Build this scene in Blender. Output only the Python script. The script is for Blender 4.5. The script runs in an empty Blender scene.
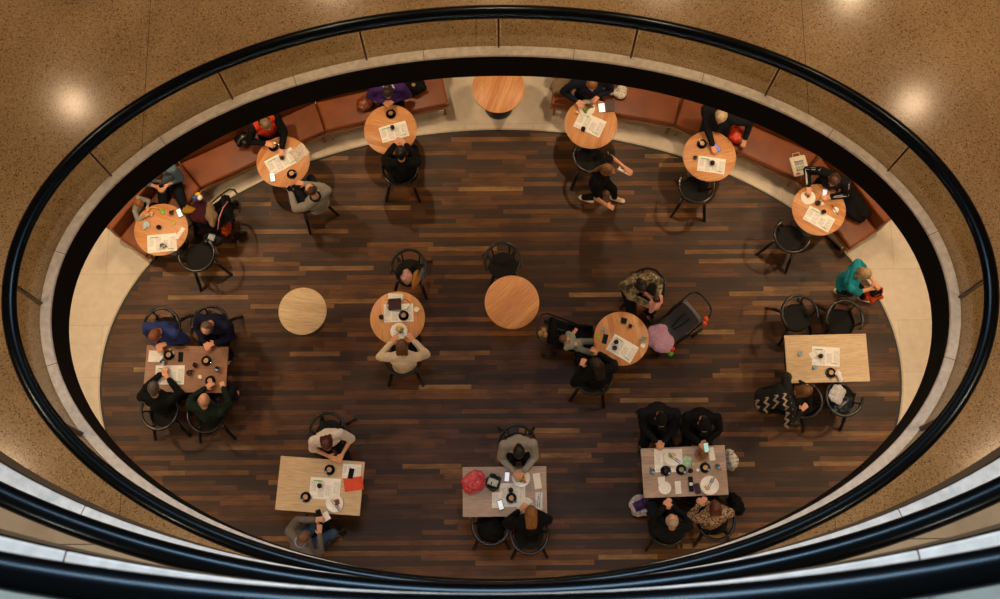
import bpy, bmesh, math, random
from math import sin, cos, pi, radians as R
from mathutils import Vector as V, Matrix as M, noise
random.seed(7)
C = bpy.context.scene.collection
scn = bpy.context.scene

# ------------------------------------------------------------ camera, world, light
F_PX, PITCH, ROLL = 1228.9, R(12.512), R(0.381)
CAM = V((-.004, -2.906, 18.314))
cd = bpy.data.cameras.new('camera'); co = bpy.data.objects.new('camera', cd); C.objects.link(co)
cd.sensor_width = 36; cd.lens = F_PX * 36 / 1000; cd.clip_start = .05; cd.clip_end = 100
co.location = CAM
co.matrix_world = M.Translation(CAM) @ M.Rotation(PITCH, 4, 'X') @ M.Rotation(-ROLL, 4, 'Z')
cd.dof.use_dof = True; cd.dof.focus_distance = 17.2; cd.dof.aperture_fstop = 4.0
scn.camera = co
scn.view_settings.view_transform = 'Standard'; scn.view_settings.look = 'None'
scn.view_settings.gamma = 1; scn.view_settings.use_curve_mapping = False
scn.view_settings.exposure = 0.0
w = bpy.data.worlds.new('world'); scn.world = w; w.use_nodes = True
w.node_tree.nodes['Background'].inputs[0].default_value = (.5, .68, 1, 1)
w.node_tree.nodes['Background'].inputs[1].default_value = .05

def light(name, typ, loc, energy, col, size=.1, aim=None, **k):
    l = bpy.data.lights.new(name, typ); l.energy = energy; l.color = col
    o = bpy.data.objects.new(name, l); C.objects.link(o); o.location = loc
    if typ == 'AREA':
        l.shape = 'ELLIPSE'; l.size = size[0]; l.size_y = size[1]
    else:
        l.shadow_soft_size = size
    if typ == 'SPOT':
        l.spot_size = R(k.get('cone', 110)); l.spot_blend = k.get('blend', .7)
    if aim is not None:
        o.rotation_euler = (V(aim) - V(loc)).to_track_quat('-Z', 'Y').to_euler()
    return o
# daylight falling through the open well from the roof glazing
light('skylight_lamp', 'AREA', (0, 4.5, 22.5), 1800, (.70, .85, 1), (10.0, 3.0), (0, -2, 6))
WARM = (1, .70, .42)

def at(px, py, z):
    """where the camera's ray through a photo pixel meets the height z, in metres"""
    x = px - 500; y = 299.5 - py
    x, y = x * cos(ROLL) + y * sin(ROLL), -x * sin(ROLL) + y * cos(ROLL)
    x /= F_PX; y /= F_PX
    d = V((x, sin(PITCH) + y * cos(PITCH), -cos(PITCH) + y * sin(PITCH)))
    return CAM + d * ((z - CAM.z) / d.z)

# ------------------------------------------------------------ materials
def hexc(h):
    c = [int(h[i:i + 2], 16) / 255 for i in (0, 2, 4)]
    return tuple((x / 12.92 if x < .04045 else ((x + .055) / 1.055) ** 2.4) for x in c) + (1,)
class NT:
    def __init__(s, name):
        s.m = bpy.data.materials.new(name); s.m.use_nodes = True
        s.t = s.m.node_tree; s.b = s.t.nodes['Principled BSDF']
    def n(s, typ, **k):
        nd = s.t.nodes.new(typ)
        for a, v in k.items():
            if a.startswith('i_'):
                key = a[2:]; key = int(key) if key.isdigit() else key.replace('_', ' ')
                if hasattr(v, 'is_output'): s.t.links.new(v, nd.inputs[key])
                else: nd.inputs[key].default_value = v
            else: setattr(nd, a, v)
        return nd
    def math(s, op, a, b=0., c=None):
        k = dict(operation=op, i_0=a, i_1=b)
        if c is not None: k['i_2'] = c
        return s.n('ShaderNodeMath', **k).outputs[0]
    def ramp(s, fac, stops, interp='LINEAR'):
        r = s.n('ShaderNodeValToRGB', i_0=fac); cr = r.color_ramp; cr.interpolation = interp
        while len(cr.elements) < len(stops): cr.elements.new(.5)
        for e, (p, c) in zip(cr.elements, stops): e.position = p; e.color = hexc(c) if isinstance(c, str) else c
        return r.outputs[0]
    def mix(s, f, a, b, typ='MIX'):
        nd = s.n('ShaderNodeMix', data_type='RGBA', blend_type=typ)
        for k, v in ((0, f), (6, a), (7, b)):
            if hasattr(v, 'is_output'): s.t.links.new(v, nd.inputs[k])
            else: nd.inputs[k].default_value = v
        return nd.outputs[2]
    def co(s, kind='Object'): return s.n('ShaderNodeTexCoord').outputs[kind]
    def noise(s, vec, scale, detail=3, rough=.5):
        return s.n('ShaderNodeTexNoise', i_Vector=vec, i_Scale=scale, i_Detail=detail, i_Roughness=rough).outputs[0]
    def set(s, **k):
        for a, v in k.items():
            a = a.replace('_', ' ')
            if hasattr(v, 'is_output'): s.t.links.new(v, s.b.inputs[a])
            else: s.b.inputs[a].default_value = v
        return s.m
    def bump(s, h, strength=.3, dist=.01):
        s.t.links.new(s.n('ShaderNodeBump', i_Height=h, i_Strength=strength, i_Distance=dist).outputs[0], s.b.inputs['Normal'])
MATS = {}
def mat(name, col, rough=.6, metal=0., spec=.5, var=.12, scale=40, bump=0., coat=0., emis=0.):
    """plain coloured material with a little procedural variation"""
    if name in MATS: return MATS[name]
    t = NT(name); c = hexc(col)
    nz = t.noise(t.co(), scale, 3)
    lo = tuple(x * (1 - var) for x in c[:3]) + (1,); hi = tuple(min(1, x * (1 + var)) for x in c[:3]) + (1,)
    t.set(Base_Color=t.ramp(nz, [(.3, lo), (.7, hi)]), Roughness=rough, Metallic=metal, Specular_IOR_Level=spec, Coat_Weight=coat)
    if emis: t.set(Emission_Color=c, Emission_Strength=emis)
    if bump: t.bump(nz, bump, .005)
    MATS[name] = t.m
    return t.m
def cloth(name, col, scale=90, var=.16):
    return mat('cloth_' + name, col, .9, 0, .2, var, scale, .25)

def floor_wood():
    t = NT('reclaimed_timber_boards'); sp = t.n('ShaderNodeSeparateXYZ', i_0=t.co('Object'))
    x, y = sp.outputs[0], sp.outputs[1]
    row = t.math('FLOOR', t.math('DIVIDE', y, .074))
    wr = t.n('ShaderNodeTexWhiteNoise', noise_dimensions='1D', i_W=row).outputs[0]
    ln = t.math('ADD', .75, t.math('MULTIPLY', wr, 1.1))
    col = t.math('FLOOR', t.math('DIVIDE', t.math('ADD', x, t.math('MULTIPLY', wr, 37.3)), ln))
    cv = t.n('ShaderNodeCombineXYZ', i_0=row, i_1=col)
    tone = t.n('ShaderNodeTexWhiteNoise', noise_dimensions='2D', i_Vector=cv.outputs[0])
    base = t.ramp(tone.outputs[0], [(0, '38220f'), (.25, '4a2d12'), (.5, '5f3916'), (.78, '74481c'), (.92, '865626'), (.965, 'a07440'), (1, 'b48c58')])
    gv = t.n('ShaderNodeCombineXYZ', i_0=t.math('MULTIPLY', x, 1.6), i_1=t.math('MULTIPLY', y, 42), i_2=t.math('MULTIPLY', tone.outputs[0], 9))
    gr = t.noise(gv.outputs[0], 1.5, 4, .6)
    c1 = t.mix(.55, base, t.ramp(gr, [(.3, '4a4643'), (.55, 'c0bcb8'), (.72, 'ffffff')]), 'MULTIPLY')
    bv = t.n('ShaderNodeCombineXYZ', i_0=t.math('MULTIPLY', x, 1.2), i_1=t.math('MULTIPLY', y, 4))
    bl = t.noise(bv.outputs[0], 1.7, 5, .65)
    c2 = t.mix(t.ramp(bl, [(.45, '000000'), (.63, 'b8b8b8')]), c1, hexc('2b1a0f'))
    wear = t.noise(t.co(), 1.1, 6, .7)     # foot-worn greyed patches
    c3 = t.mix(t.ramp(wear, [(.45, '000000'), (.62, '8a8a8a')]), c2, hexc('33281b'))
    fy = t.math('FRACT', t.math('DIVIDE', y, .074))
    gap = t.math('LESS_THAN', fy, .035)
    t.set(Base_Color=t.mix(gap, c3, hexc('100b08')), Roughness=t.math('ADD', .30, t.math('MULTIPLY', bl, .35)), Specular_IOR_Level=.35)
    t.bump(t.math('ADD', gr, t.math('MULTIPLY', gap, -2)), .15, .004)
    return t.m
def terrazzo(name, base, jx, jy, deep='8a6b48'):
    t = NT(name); o = t.co('Object')
    vo = t.n('ShaderNodeTexVoronoi', i_Vector=o, i_Scale=85); 
    sp = t.n('ShaderNodeSeparateColor', i_0=vo.outputs['Color']).outputs[0]
    c = t.ramp(sp, [(0, '5a4630'), (.06, deep), (.3, base), (.88, base), (.95, 'c2a67c'), (1, 'd2bd98')])
    big = t.noise(o, 1.3, 3)
    c = t.mix(.45, c, t.ramp(big, [(.3, 'b8b0a8'), (.7, 'ffffff')]), 'MULTIPLY')
    s2 = t.n('ShaderNodeSeparateXYZ', i_0=o)
    jo = None
    for ax, stp, ph in ((0, jx, .07), (1, jy, .4)):
        f = t.math('FRACT', t.math('ADD', t.math('DIVIDE', s2.outputs[ax], stp), ph))
        g = t.math('LESS_THAN', f, .007 / stp)
        jo = g if jo is None else t.math('MAXIMUM', jo, g)
    t.set(Base_Color=t.mix(t.math('MULTIPLY', jo, .8), c, hexc('2a2018')), Roughness=.19, Specular_IOR_Level=.32)
    return t.m
def tiles(name, a, b, tx, ty, rough=.5, jc='8d8069'):
    t = NT(name); o = t.co('Object')
    br = t.n('ShaderNodeTexBrick', i_Vector=o, i_Color1=hexc(a), i_Color2=hexc(b), i_Mortar=hexc(jc), i_Scale=1.0)
    br.inputs['Brick Width'].default_value = tx; br.inputs['Row Height'].default_value = ty
    br.inputs['Mortar Size'].default_value = .004; br.offset = .5
    nz = t.noise(o, 7, 5, .6)
    t.set(Base_Color=t.mix(.35, br.outputs[0], t.ramp(nz, [(.3, 'cfc8bb'), (.7, 'ffffff')]), 'MULTIPLY'), Roughness=rough)
    return t.m
def planked(name, tones, stave, grain='x', rough=.42):
    t = NT(name); sp = t.n('ShaderNodeSeparateXYZ', i_0=t.co('Object'))
    a, b = (sp.outputs[0], sp.outputs[1]) if grain == 'x' else (sp.outputs[1], sp.outputs[0])
    row = t.math('FLOOR', t.math('DIVIDE', b, stave))
    rnd = t.n('ShaderNodeObjectInfo').outputs['Random']
    wn = t.n('ShaderNodeTexWhiteNoise', noise_dimensions='2D', i_Vector=t.n('ShaderNodeCombineXYZ', i_0=row, i_1=t.math('MULTIPLY', rnd, 91)).outputs[0])
    base = t.ramp(wn.outputs[0], [(i / (len(tones) - 1), c) for i, c in enumerate(tones)])
    gv = t.n('ShaderNodeCombineXYZ', i_0=t.math('MULTIPLY', a, 4), i_1=t.math('MULTIPLY', b, 60), i_2=wn.outputs[0])
    g = t.noise(gv.outputs[0], 1.3, 5, .65)
    t.set(Base_Color=t.mix(.5, base, t.ramp(g, [(.3, 'a08468'), (.6, 'ffffff')]), 'MULTIPLY'), Roughness=rough)
    return t.m
def leather():
    t = NT('tan_orange_leather'); o = t.co()
    n1 = t.noise(o, 3, 4); n2 = t.noise(o, 160, 2)
    t.set(Base_Color=t.ramp(n1, [(.3, '6b330d'), (.7, '834313')]), Roughness=.38, Specular_IOR_Level=.5)
    t.bump(n2, .15, .002); return t.m
def glass(name='balustrade_glass', tint=(.90, .89, .83, 1)):
    t = NT(name); t.t.nodes.remove(t.b)
    tr = t.n('ShaderNodeBsdfTransparent', i_0=tint); gl = t.n('ShaderNodeBsdfGlossy', i_Roughness=.04)
    lw = t.n('ShaderNodeLayerWeight', i_0=.5).outputs['Facing']
    fr = t.math('ADD', .03, t.math('MULTIPLY', t.math('POWER', lw, 5), .35))
    mx = t.n('ShaderNodeMixShader', i_0=fr, i_1=tr.outputs[0], i_2=gl.outputs[0])
    t.t.links.new(mx.outputs[0], t.t.nodes['Material Output'].inputs[0]); return t.m
def printed(name, paper='f2f1ee', ink='5a5a60', cols=4, lines=30, pic=False):
    """newsprint: columns of broken dark lines on white paper"""
    t = NT(name); sp = t.n('ShaderNodeSeparateXYZ', i_0=t.co('Generated'))
    x, y = sp.outputs[0], sp.outputs[1]
    fy = t.math('FRACT', t.math('MULTIPLY', y, lines)); fx = t.math('FRACT', t.math('MULTIPLY', x, cols))
    line = t.math('LESS_THAN', fy, .45)
    colm = t.math('MULTIPLY', t.math('GREATER_THAN', fx, .12), t.math('LESS_THAN', fx, .9))
    cell = t.n('ShaderNodeCombineXYZ', i_0=t.math('MULTIPLY', x, cols * 3), i_1=t.math('FLOOR', t.math('MULTIPLY', y, lines)))
    wd = t.math('GREATER_THAN', t.noise(cell.outputs[0], 2.3, 1), .44)
    blk = t.n('ShaderNodeCombineXYZ', i_0=t.math('FLOOR', t.math('MULTIPLY', x, cols)), i_1=t.math('FLOOR', t.math('MULTIPLY', y, 6)))
    bn = t.math('GREATER_THAN', t.n('ShaderNodeTexWhiteNoise', noise_dimensions='2D', i_Vector=blk.outputs[0]).outputs[0], .28)
    my = t.math('MULTIPLY', t.math('GREATER_THAN', y, .07), t.math('LESS_THAN', y, .82))
    m = t.math('MULTIPLY', t.math('MULTIPLY', line, colm), t.math('MULTIPLY', t.math('MULTIPLY', wd, bn), my))
    c = t.mix(t.math('MULTIPLY', m, .55), hexc(paper), hexc(ink))
    if pic:
        c = t.ramp(t.noise(t.co('Generated'), 3.5, 3), [(.3, '8c9aa0'), (.45, 'c5b4a4'), (.55, 'd9cdbf'), (.65, 'b08a70'), (.8, '606a74')])
    t.set(Base_Color=c, Roughness=.75); return t.m

M_FLOOR = floor_wood()
M_TERR = terrazzo('tan_terrazzo', 'b69a75', 3.85, 9.3)
M_SLAB2 = tiles('beige_stone_floor', 'c6aa8c', 'bb9e80', .9, .9, .4, '5f5140')
M_SLAB3 = tiles('pale_stone_floor', 'c9cfd0', 'c0c6c8', .9, .9, .4)
M_TILE = tiles('cream_stone_tiles', 'e0d6c6', 'd9cebc', 1.1, .8, .45, 'c4b8a4')
M_KERB = mat('pale_stone_kerb', 'f0e6dc', .55, var=.14, scale=14)
M_BLACK = mat('matt_black_fascia', '060505', .8, var=.2, spec=.2)
M_RAIL = mat('satin_black_handrail', '07080a', .24, spec=.30, var=.1)
M_RAIL.node_tree.nodes['Principled BSDF'].inputs['Specular Tint'].default_value = (.6, .82, 1, 1)  # blue of the reflected sky put into the rails' highlight colour
M_POST = mat('dark_bronze_post', '4a3c2c', .35, .8, var=.1)
M_GLASS = glass()
M_PLASTER = mat('white_plaster', 'c9c1b3', .9, var=.04, scale=3)
M_LEATHER = leather()
M_PIPING = mat('dark_seam_leather', '6b2f18', .5)
M_OAKTRIM = planked('bench_oak', ['b07a45', 'bd8850'], .2)
M_TABLE = planked('beech_tabletop', ['c98a55', 'dba06a', 'd2935c', 'e0aa74', 'c58350'], .075)
M_OAK = planked('pale_oak_tabletop', ['cdb189', 'd9bf98', 'd3b890'], .14)
M_WALNUT = planked('brown_oak_tabletop', ['8d6041', '996b49', '83593c'], .12)
M_PINKOAK = planked('greyed_oak_tabletop', ['b39d8d', 'bda696', 'a99282'], .12)
M_CHAIR = mat('black_lacquered_wood', '0b0b0c', .3, spec=.6, var=.15)
M_SEAT = mat('black_seat_pad', '0a0a0a', .75, var=.25, scale=60, spec=.3)
M_STEEL = mat('brushed_steel', 'b9bcc0', .22, 1., var=.06)
M_BSTEEL = mat('black_powder_coated_steel', '0d0d0d', .45, var=.1)
M_CHINA = mat('white_china', 'efece6', .18, var=.02)
M_BCHINA = mat('black_china', '0b0a0a', .15, var=.1)
M_FOAM = mat('milk_foam', 'c79a66', .5, var=.25, scale=60)
M_COFFEE = mat('black_coffee', '3a2010', .2, var=.2)
M_PAPER = mat('white_napkin', 'ece9e4', .85, var=.03)
M_PRINT = printed('printed_menu_sheet')
M_NEWS = printed('newspaper_picture_page', pic=True)
M_GREEN = mat('green_print', '5fae4a', .8)
M_PHONE = mat('black_phone_body', '0a0a0b', .25)
def screen(name, col, s): return mat(name, col, .3, var=.05, emis=s)
M_SCR = screen('lit_phone_screen', 'dfe9f2', .55); M_SCRB = screen('blue_phone_screen', '5a78d0', .5)
M_SCRG = screen('teal_phone_screen', 'a6d6cf', .5); M_SCRD = mat('dark_phone_screen', '16181c', .1)
M_CLEAR = glass('drinking_glass', (.93, .96, .98, 1))
M_JAR = mat('dark_jar', '14100e', .2)
M_WATER = mat('water_blue', '8fb0c4', .1, var=.1)

# ------------------------------------------------------------ mesh helpers
def link(name, me, m, parent=None, smooth=True):
    o = bpy.data.objects.new(name, me); C.objects.link(o)
    for x in (m if isinstance(m, (list, tuple)) else [m]): me.materials.append(x)
    if parent: o.parent = parent
    if smooth:
        for p in me.polygons: p.use_smooth = True
    return o
def obj(name, bm, m, parent=None, smooth=False, bevel=0, loc=None, rz=0, auto=False):
    bmesh.ops.recalc_face_normals(bm, faces=bm.faces)
    me = bpy.data.meshes.new(name); bm.to_mesh(me); bm.free()
    o = link(name, me, m, parent, smooth)
    if bevel:
        b = o.modifiers.new('bevel', 'BEVEL'); b.width = bevel; b.segments = 2; b.limit_method = 'ANGLE'; b.angle_limit = R(40)
    if auto:
        try: me.set_sharp_from_angle(angle=R(40))
        except Exception: pass
    if loc is not None: o.location = loc
    if rz: o.rotation_euler.z = rz
    return o
def tag(o, label=None, cat=None, group=None, kind=None):
    if label: o['label'] = label
    if cat: o['category'] = cat
    if group: o['group'] = group
    if kind: o['kind'] = kind
    return o
def thing(name, label, cat, loc=(0, 0, 0), rz=0, group=None):
    o = bpy.data.objects.new(name, None); C.objects.link(o); o.empty_display_size = .1
    o.location = loc; o.rotation_euler = (0, 0, rz)
    return tag(o, label, cat, group)
def copy_tree(o, parent=None):
    c = o.copy(); C.objects.link(c); c.parent = parent
    for ch in KIDS.get(o.name, ()): copy_tree(ch, c)
    return c
KIDS = {}
def note_kids():
    KIDS.clear()
    for o in C.objects:
        if o.parent: KIDS.setdefault(o.parent.name, []).append(o)
def frame(d, up=V((0, 0, 1))):
    d = d.normalized(); s = d.cross(up)
    if s.length < 1e-4: s = d.cross(V((0, 1, 0)))
    s.normalize(); return s, s.cross(d).normalized()
def box(bm, c, s, rz=0, tilt=None):
    r = bmesh.ops.create_cube(bm, size=1)
    mt = M.Translation(V(c)) @ M.Rotation(rz, 4, 'Z')
    if tilt is not None: mt = mt @ tilt
    mt = mt @ M.Diagonal((*s, 1))
    bmesh.ops.transform(bm, matrix=mt, verts=r['verts'])
    return r['verts']
def ring(bm, c, d, r, n, up=V((0, 0, 1)), flat=1.0):
    a, b = frame(d, up)
    return [bm.verts.new(c + a * (cos(2 * pi * i / n) * r) + b * (sin(2 * pi * i / n) * r * flat)) for i in range(n)]
def bridge(bm, r0, r1):
    n = len(r0)
    for i in range(n): bm.faces.new((r0[i], r0[(i + 1) % n], r1[(i + 1) % n], r1[i]))
def tube(bm, pts, rad, n=8, closed=False, flat=1.0, cap=True):
    pts = [V(p) for p in pts]; m = len(pts); rs = []
    for i, p in enumerate(pts):
        if closed: d = pts[(i + 1) % m] - pts[i - 1]
        else: d = pts[min(i + 1, m - 1)] - pts[max(i - 1, 0)]
        r = rad[i] if isinstance(rad, (list, tuple)) else rad
        rs.append(ring(bm, p, d, r, n, flat=flat))
    for i in range(m - 1): bridge(bm, rs[i], rs[i + 1])
    if closed: bridge(bm, rs[-1], rs[0])
    elif cap: bm.faces.new(rs[0]); bm.faces.new(rs[-1])
def lathe(bm, prof, n=24, c=(0, 0, 0)):
    rs = []
    for r, z in prof:
        if r < 1e-5: rs.append([bm.verts.new((c[0], c[1], c[2] + z))])
        else: rs.append([bm.verts.new((c[0] + cos(2 * pi * i / n) * r, c[1] + sin(2 * pi * i / n) * r, c[2] + z)) for i in range(n)])
    for a, b in zip(rs, rs[1:]):
        if len(a) == 1 and len(b) == 1: continue
        if len(a) == 1:
            for i in range(n): bm.faces.new((a[0], b[i], b[(i + 1) % n]))
        elif len(b) == 1:
            for i in range(n): bm.faces.new((a[(i + 1) % n], a[i], b[0]))
        else: bridge(bm, a, b)
def prism(bm, poly, z0, z1):
    a = [bm.verts.new((p[0], p[1], z0)) for p in poly]; b = [bm.verts.new((p[0], p[1], z1)) for p in poly]
    bm.faces.new(a[::-1]); bm.faces.new(b); n = len(poly)
    for i in range(n): bm.faces.new((a[i], a[(i + 1) % n], b[(i + 1) % n], b[i]))
def capsule(bm, p0, p1, r0, r1=None, n=10, flat=1.0, up=V((0, 0, 1))):
    p0, p1 = V(p0), V(p1); r1 = r0 if r1 is None else r1
    d = p1 - p0
    if d.length < 1e-5: d = V((0, 0, 1e-4))
    dn = d.normalized(); rs = []
    for t in (-90, -60, -30, 0): 
        rs.append((p0 + dn * (r0 * sin(R(t))), max(r0 * cos(R(t)), 1e-4)))
    for t in (0, 30, 60, 90): 
        rs.append((p1 + dn * (r1 * sin(R(t))), max(r1 * cos(R(t)), 1e-4)))
    prev = None; first = None
    for c, r in rs:
        q = ring(bm, c, dn, r, n, up, flat)
        if prev: bridge(bm, prev, q)
        else: first = q
        prev = q
    bm.faces.new(first); bm.faces.new(prev)
def ell(bm, c, rad, rot=None, seg=14):
    r = bmesh.ops.create_uvsphere(bm, u_segments=seg, v_segments=max(6, seg // 2 + 2), radius=1)
    mt = M.Translation(V(c)) @ ((rot.to_4x4() if rot is not None else M.Identity(4))) @ M.Diagonal((*rad, 1))
    bmesh.ops.transform(bm, matrix=mt, verts=r['verts'])
TMP = bpy.data.scenes.new('workbench')     # where skins are melted, removed at the end
def blend(name, bm, vox, m, parent=None, smooth_it=2, wrinkle=0., wscale=14, loc=None, rz=0):
    """melt overlapping shapes of one bmesh into one continuous skin"""
    bmesh.ops.recalc_face_normals(bm, faces=bm.faces)
    me = bpy.data.meshes.new(name); bm.to_mesh(me); bm.free()
    o = bpy.data.objects.new('tmp', me); TMP.collection.objects.link(o)
    md = o.modifiers.new('r', 'REMESH'); md.mode = 'VOXEL'; md.voxel_size = vox
    if smooth_it:
        s = o.modifiers.new('s', 'SMOOTH'); s.factor = .5; s.iterations = smooth_it
    TMP.view_layers[0].update(); dg = TMP.view_layers[0].depsgraph
    me2 = bpy.data.meshes.new_from_object(o.evaluated_get(dg))
    bpy.data.objects.remove(o); bpy.data.meshes.remove(me)
    me2.name = name
    if wrinkle:
        new = []
        for v in [(v.co.copy(), v.normal.copy()) for v in me2.vertices]:
            p = v[0] * wscale
            new.extend(v[0] + v[1] * (wrinkle * (noise.noise(p) + .5 * noise.noise(p * 2.3))))
        me2.vertices.foreach_set('co', new); me2.update()
    me2.materials.clear()
    o = link(name, me2, m, parent)
    if loc is not None: o.location = loc
    if rz: o.rotation_euler.z = rz
    return o

# ------------------------------------------------------------ the building
EA, EB = 5.011, 2.983
def epts(off, n=160, a=EA, b=EB): return [((a + off) * cos(2 * pi * i / n), (b + off) * sin(2 * pi * i / n)) for i in range(n)]
WX, WY = 8.6, 7.6
def opening_plate(name, z0, z1, m, off, a=EA, b=EB, n=160):
    bm = bmesh.new(); inn = epts(off, n, a, b); out = []
    for x, y in inn:
        t = math.atan2(y / b, x / a); k = min(WX / max(abs(cos(t)), 1e-6), WY / max(abs(sin(t)), 1e-6)); out.append((k * cos(t), k * sin(t)))
    # make sure the rectangle's corners are met
    for cx, cy in ((WX, WY), (-WX, WY), (-WX, -WY), (WX, -WY)):
        i = min(range(n), key=lambda j: (out[j][0] - cx) ** 2 + (out[j][1] - cy) ** 2); out[i] = (cx, cy)
    L = [[bm.verts.new((p[0], p[1], z)) for p in ps] for ps, z in ((inn, z1), (out, z1), (out, z0), (inn, z0))]
    for k in range(4): bridge(bm, L[k], L[(k + 1) % 4])
    return tag(obj(name, bm, m), kind='structure')
def eband(name, o0, o1, z0, z1, m, n=160, a=EA, b=EB, bev=0, kind='structure', parent=None):
    bm = bmesh.new()
    L = [[bm.verts.new((p[0], p[1], z)) for p in epts(o, n, a, b)] for o, z in ((o0, z1), (o1, z1), (o1, z0), (o0, z0))]
    for k in range(4): bridge(bm, L[k], L[(k + 1) % 4])
    o = obj(name, bm, m, parent, bevel=bev)
    return tag(o, kind=kind) if kind else o

bm = bmesh.new(); box(bm, (0, 0, -.11), (2 * WX, 2 * WY, .2)); tag(obj('floor', bm, M_TILE), kind='structure')
bm = bmesh.new(); prism(bm, epts(0, 160, 6.0, 3.86), -.01, .002); tag(obj('floor', bm, M_FLOOR), kind='structure')
eband('trim_1', 0, .035, -.01, .006, mat('black_floor_edge', '12100e', .5), a=6.0, b=3.86)
eband('trim_2', .035, .06, -.01, .005, mat('pale_metal_floor_edge', 'b5a890', .4, .3), a=6.0, b=3.86)
bm = bmesh.new(); box(bm, (0, WY + .1, 8.8), (2 * WX + .4, .2, 17.8)); tag(obj('wall_north', bm, M_PLASTER), kind='structure')
bm = bmesh.new(); box(bm, (0, -WY - .1, 8.8), (2 * WX + .4, .2, 17.8)); tag(obj('wall_south', bm, M_PLASTER), kind='structure')
bm = bmesh.new(); box(bm, (-WX - .1, 0, 8.8), (.2, 2 * WY, 17.8)); tag(obj('wall_west', bm, M_PLASTER), kind='structure')
bm = bmesh.new(); box(bm, (WX + .1, 0, 8.8), (.2, 2 * WY, 17.8)); tag(obj('wall_east', bm, M_PLASTER), kind='structure')

POST_A = [90, 72.5, 53, 30, 1, -27, -52, -72, -90, -108, -128, -153, 179, 150, 127, 107.5]
def balustrade(zk, label, where):
    root = thing('balustrade', label, 'railing', (0, 0, zk))
    bm = bmesh.new()
    rr = (.079, .070, .055)[where]; tube(bm, [(x, y, 1.0) for x, y in epts(rr - .015, 200)], rr, 16, closed=True, flat=.75)
    obj('handrail', bm, M_RAIL, root, smooth=True)
    def pp(a, o): t = R(a); return ((EA + o) * cos(t), (EB + o) * sin(t))
    for a in POST_A:
        bm = bmesh.new(); p0 = V((*pp(a, .125), -.05)); p1 = V((*pp(a, .07), .96))
        d = V((cos(R(a)) / EA, sin(R(a)) / EB, 0)).normalized(); s = V((-d.y, d.x, 0))
        for q in (-.009,):
            vs = []
            for p in (p0, p1):
                for u, v_ in ((-1, -1), (1, -1), (1, 1), (-1, 1)): vs.append(bm.verts.new(p + s * (.011 * u) + d * (.03 * v_)))
            bm.faces.new(vs[:4]); bm.faces.new(vs[4:])
            for i in range(4): bm.faces.new((vs[i], vs[(i + 1) % 4], vs[4 + (i + 1) % 4], vs[4 + i]))
        obj('post', bm, M_POST, root)
    angs = sorted(a % 360 for a in POST_A)
    for i, a in enumerate(angs):
        b = angs[(i + 1) % len(angs)]
        if b < a: b += 360
        da = .35; n = 10; bm = bmesh.new(); L = []
        for k in range(n + 1):
            t = a + da + (b - a - 2 * da) * k / n
            q = [(*pp(t, .118), .0), (*pp(t, .130), .0), (*pp(t, .076), .93), (*pp(t, .064), .93)]
            L.append([bm.verts.new(v) for v in q])
        for k in range(n): bridge(bm, L[k], L[k + 1])
        bm.faces.new(L[0]); bm.faces.new(L[-1])
        obj('glass_panel', bm, M_GLASS, root, smooth=False)
    return root
LEV = [(4.94, M_TERR, 'balustrade with black handrail and glass panels round the tan terrazzo gallery'),
       (9.74, M_SLAB2, 'balustrade above the beige stone gallery, middle of the three rails at the bottom'),
       (13.63, M_SLAB3, 'topmost balustrade with black handrail, crossing the very bottom of the photo')]
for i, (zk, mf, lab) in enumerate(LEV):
    opening_plate('floor', zk - .20, zk - .05, mf, .10)
    opening_plate('ceiling', zk - .62, zk - .56, M_PLASTER, .05)
    if i == 0: eband('trim_3', .004, .06, zk - .63, zk - .03, M_BLACK)
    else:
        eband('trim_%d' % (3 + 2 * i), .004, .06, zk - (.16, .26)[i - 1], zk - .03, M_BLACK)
        eband('trim_%d' % (28 + i), .012, .06, zk - .63, zk - (.16, .26)[i - 1], mat('brown_shadowed_fascia', '6e563a', .7))  # tan band below the black strip, its shadow put into the brown
    k = eband('trim_%d' % (4 + 2 * i), 0, .115, zk - .05, zk, M_KERB, bev=.006)
    balustrade(zk, lab, i)
opening_plate('floor', 17.0, 17.15, M_SLAB3, 0)
opening_plate('ceiling', 16.6, 16.68, M_PLASTER, 0)
# expansion joints in the kerb of each level
def kerb_joint(zk, a):
    t = R(a); p = V(((EA) * cos(t), (EB) * sin(t), 0)); d = V((cos(t) / EA, sin(t) / EB, 0)).normalized()
    bm = bmesh.new(); c = p + d * .058
    box(bm, (c.x, c.y, zk - .02), (.12, .006, .0425), math.atan2(d.y, d.x)); tag(obj('trim_%d' % JN[0], bm, M_PIPING), kind='structure'); JN[0] += 1
JN = [9]
for a in (62, 80, 100, 41, 140, 118, 15, 168, -12, -168): kerb_joint(4.94, a)
for zk, aa in ((9.74, (-125, -57)), (13.63, (-109, -72))):
    for a in aa: kerb_joint(zk, a)

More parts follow.
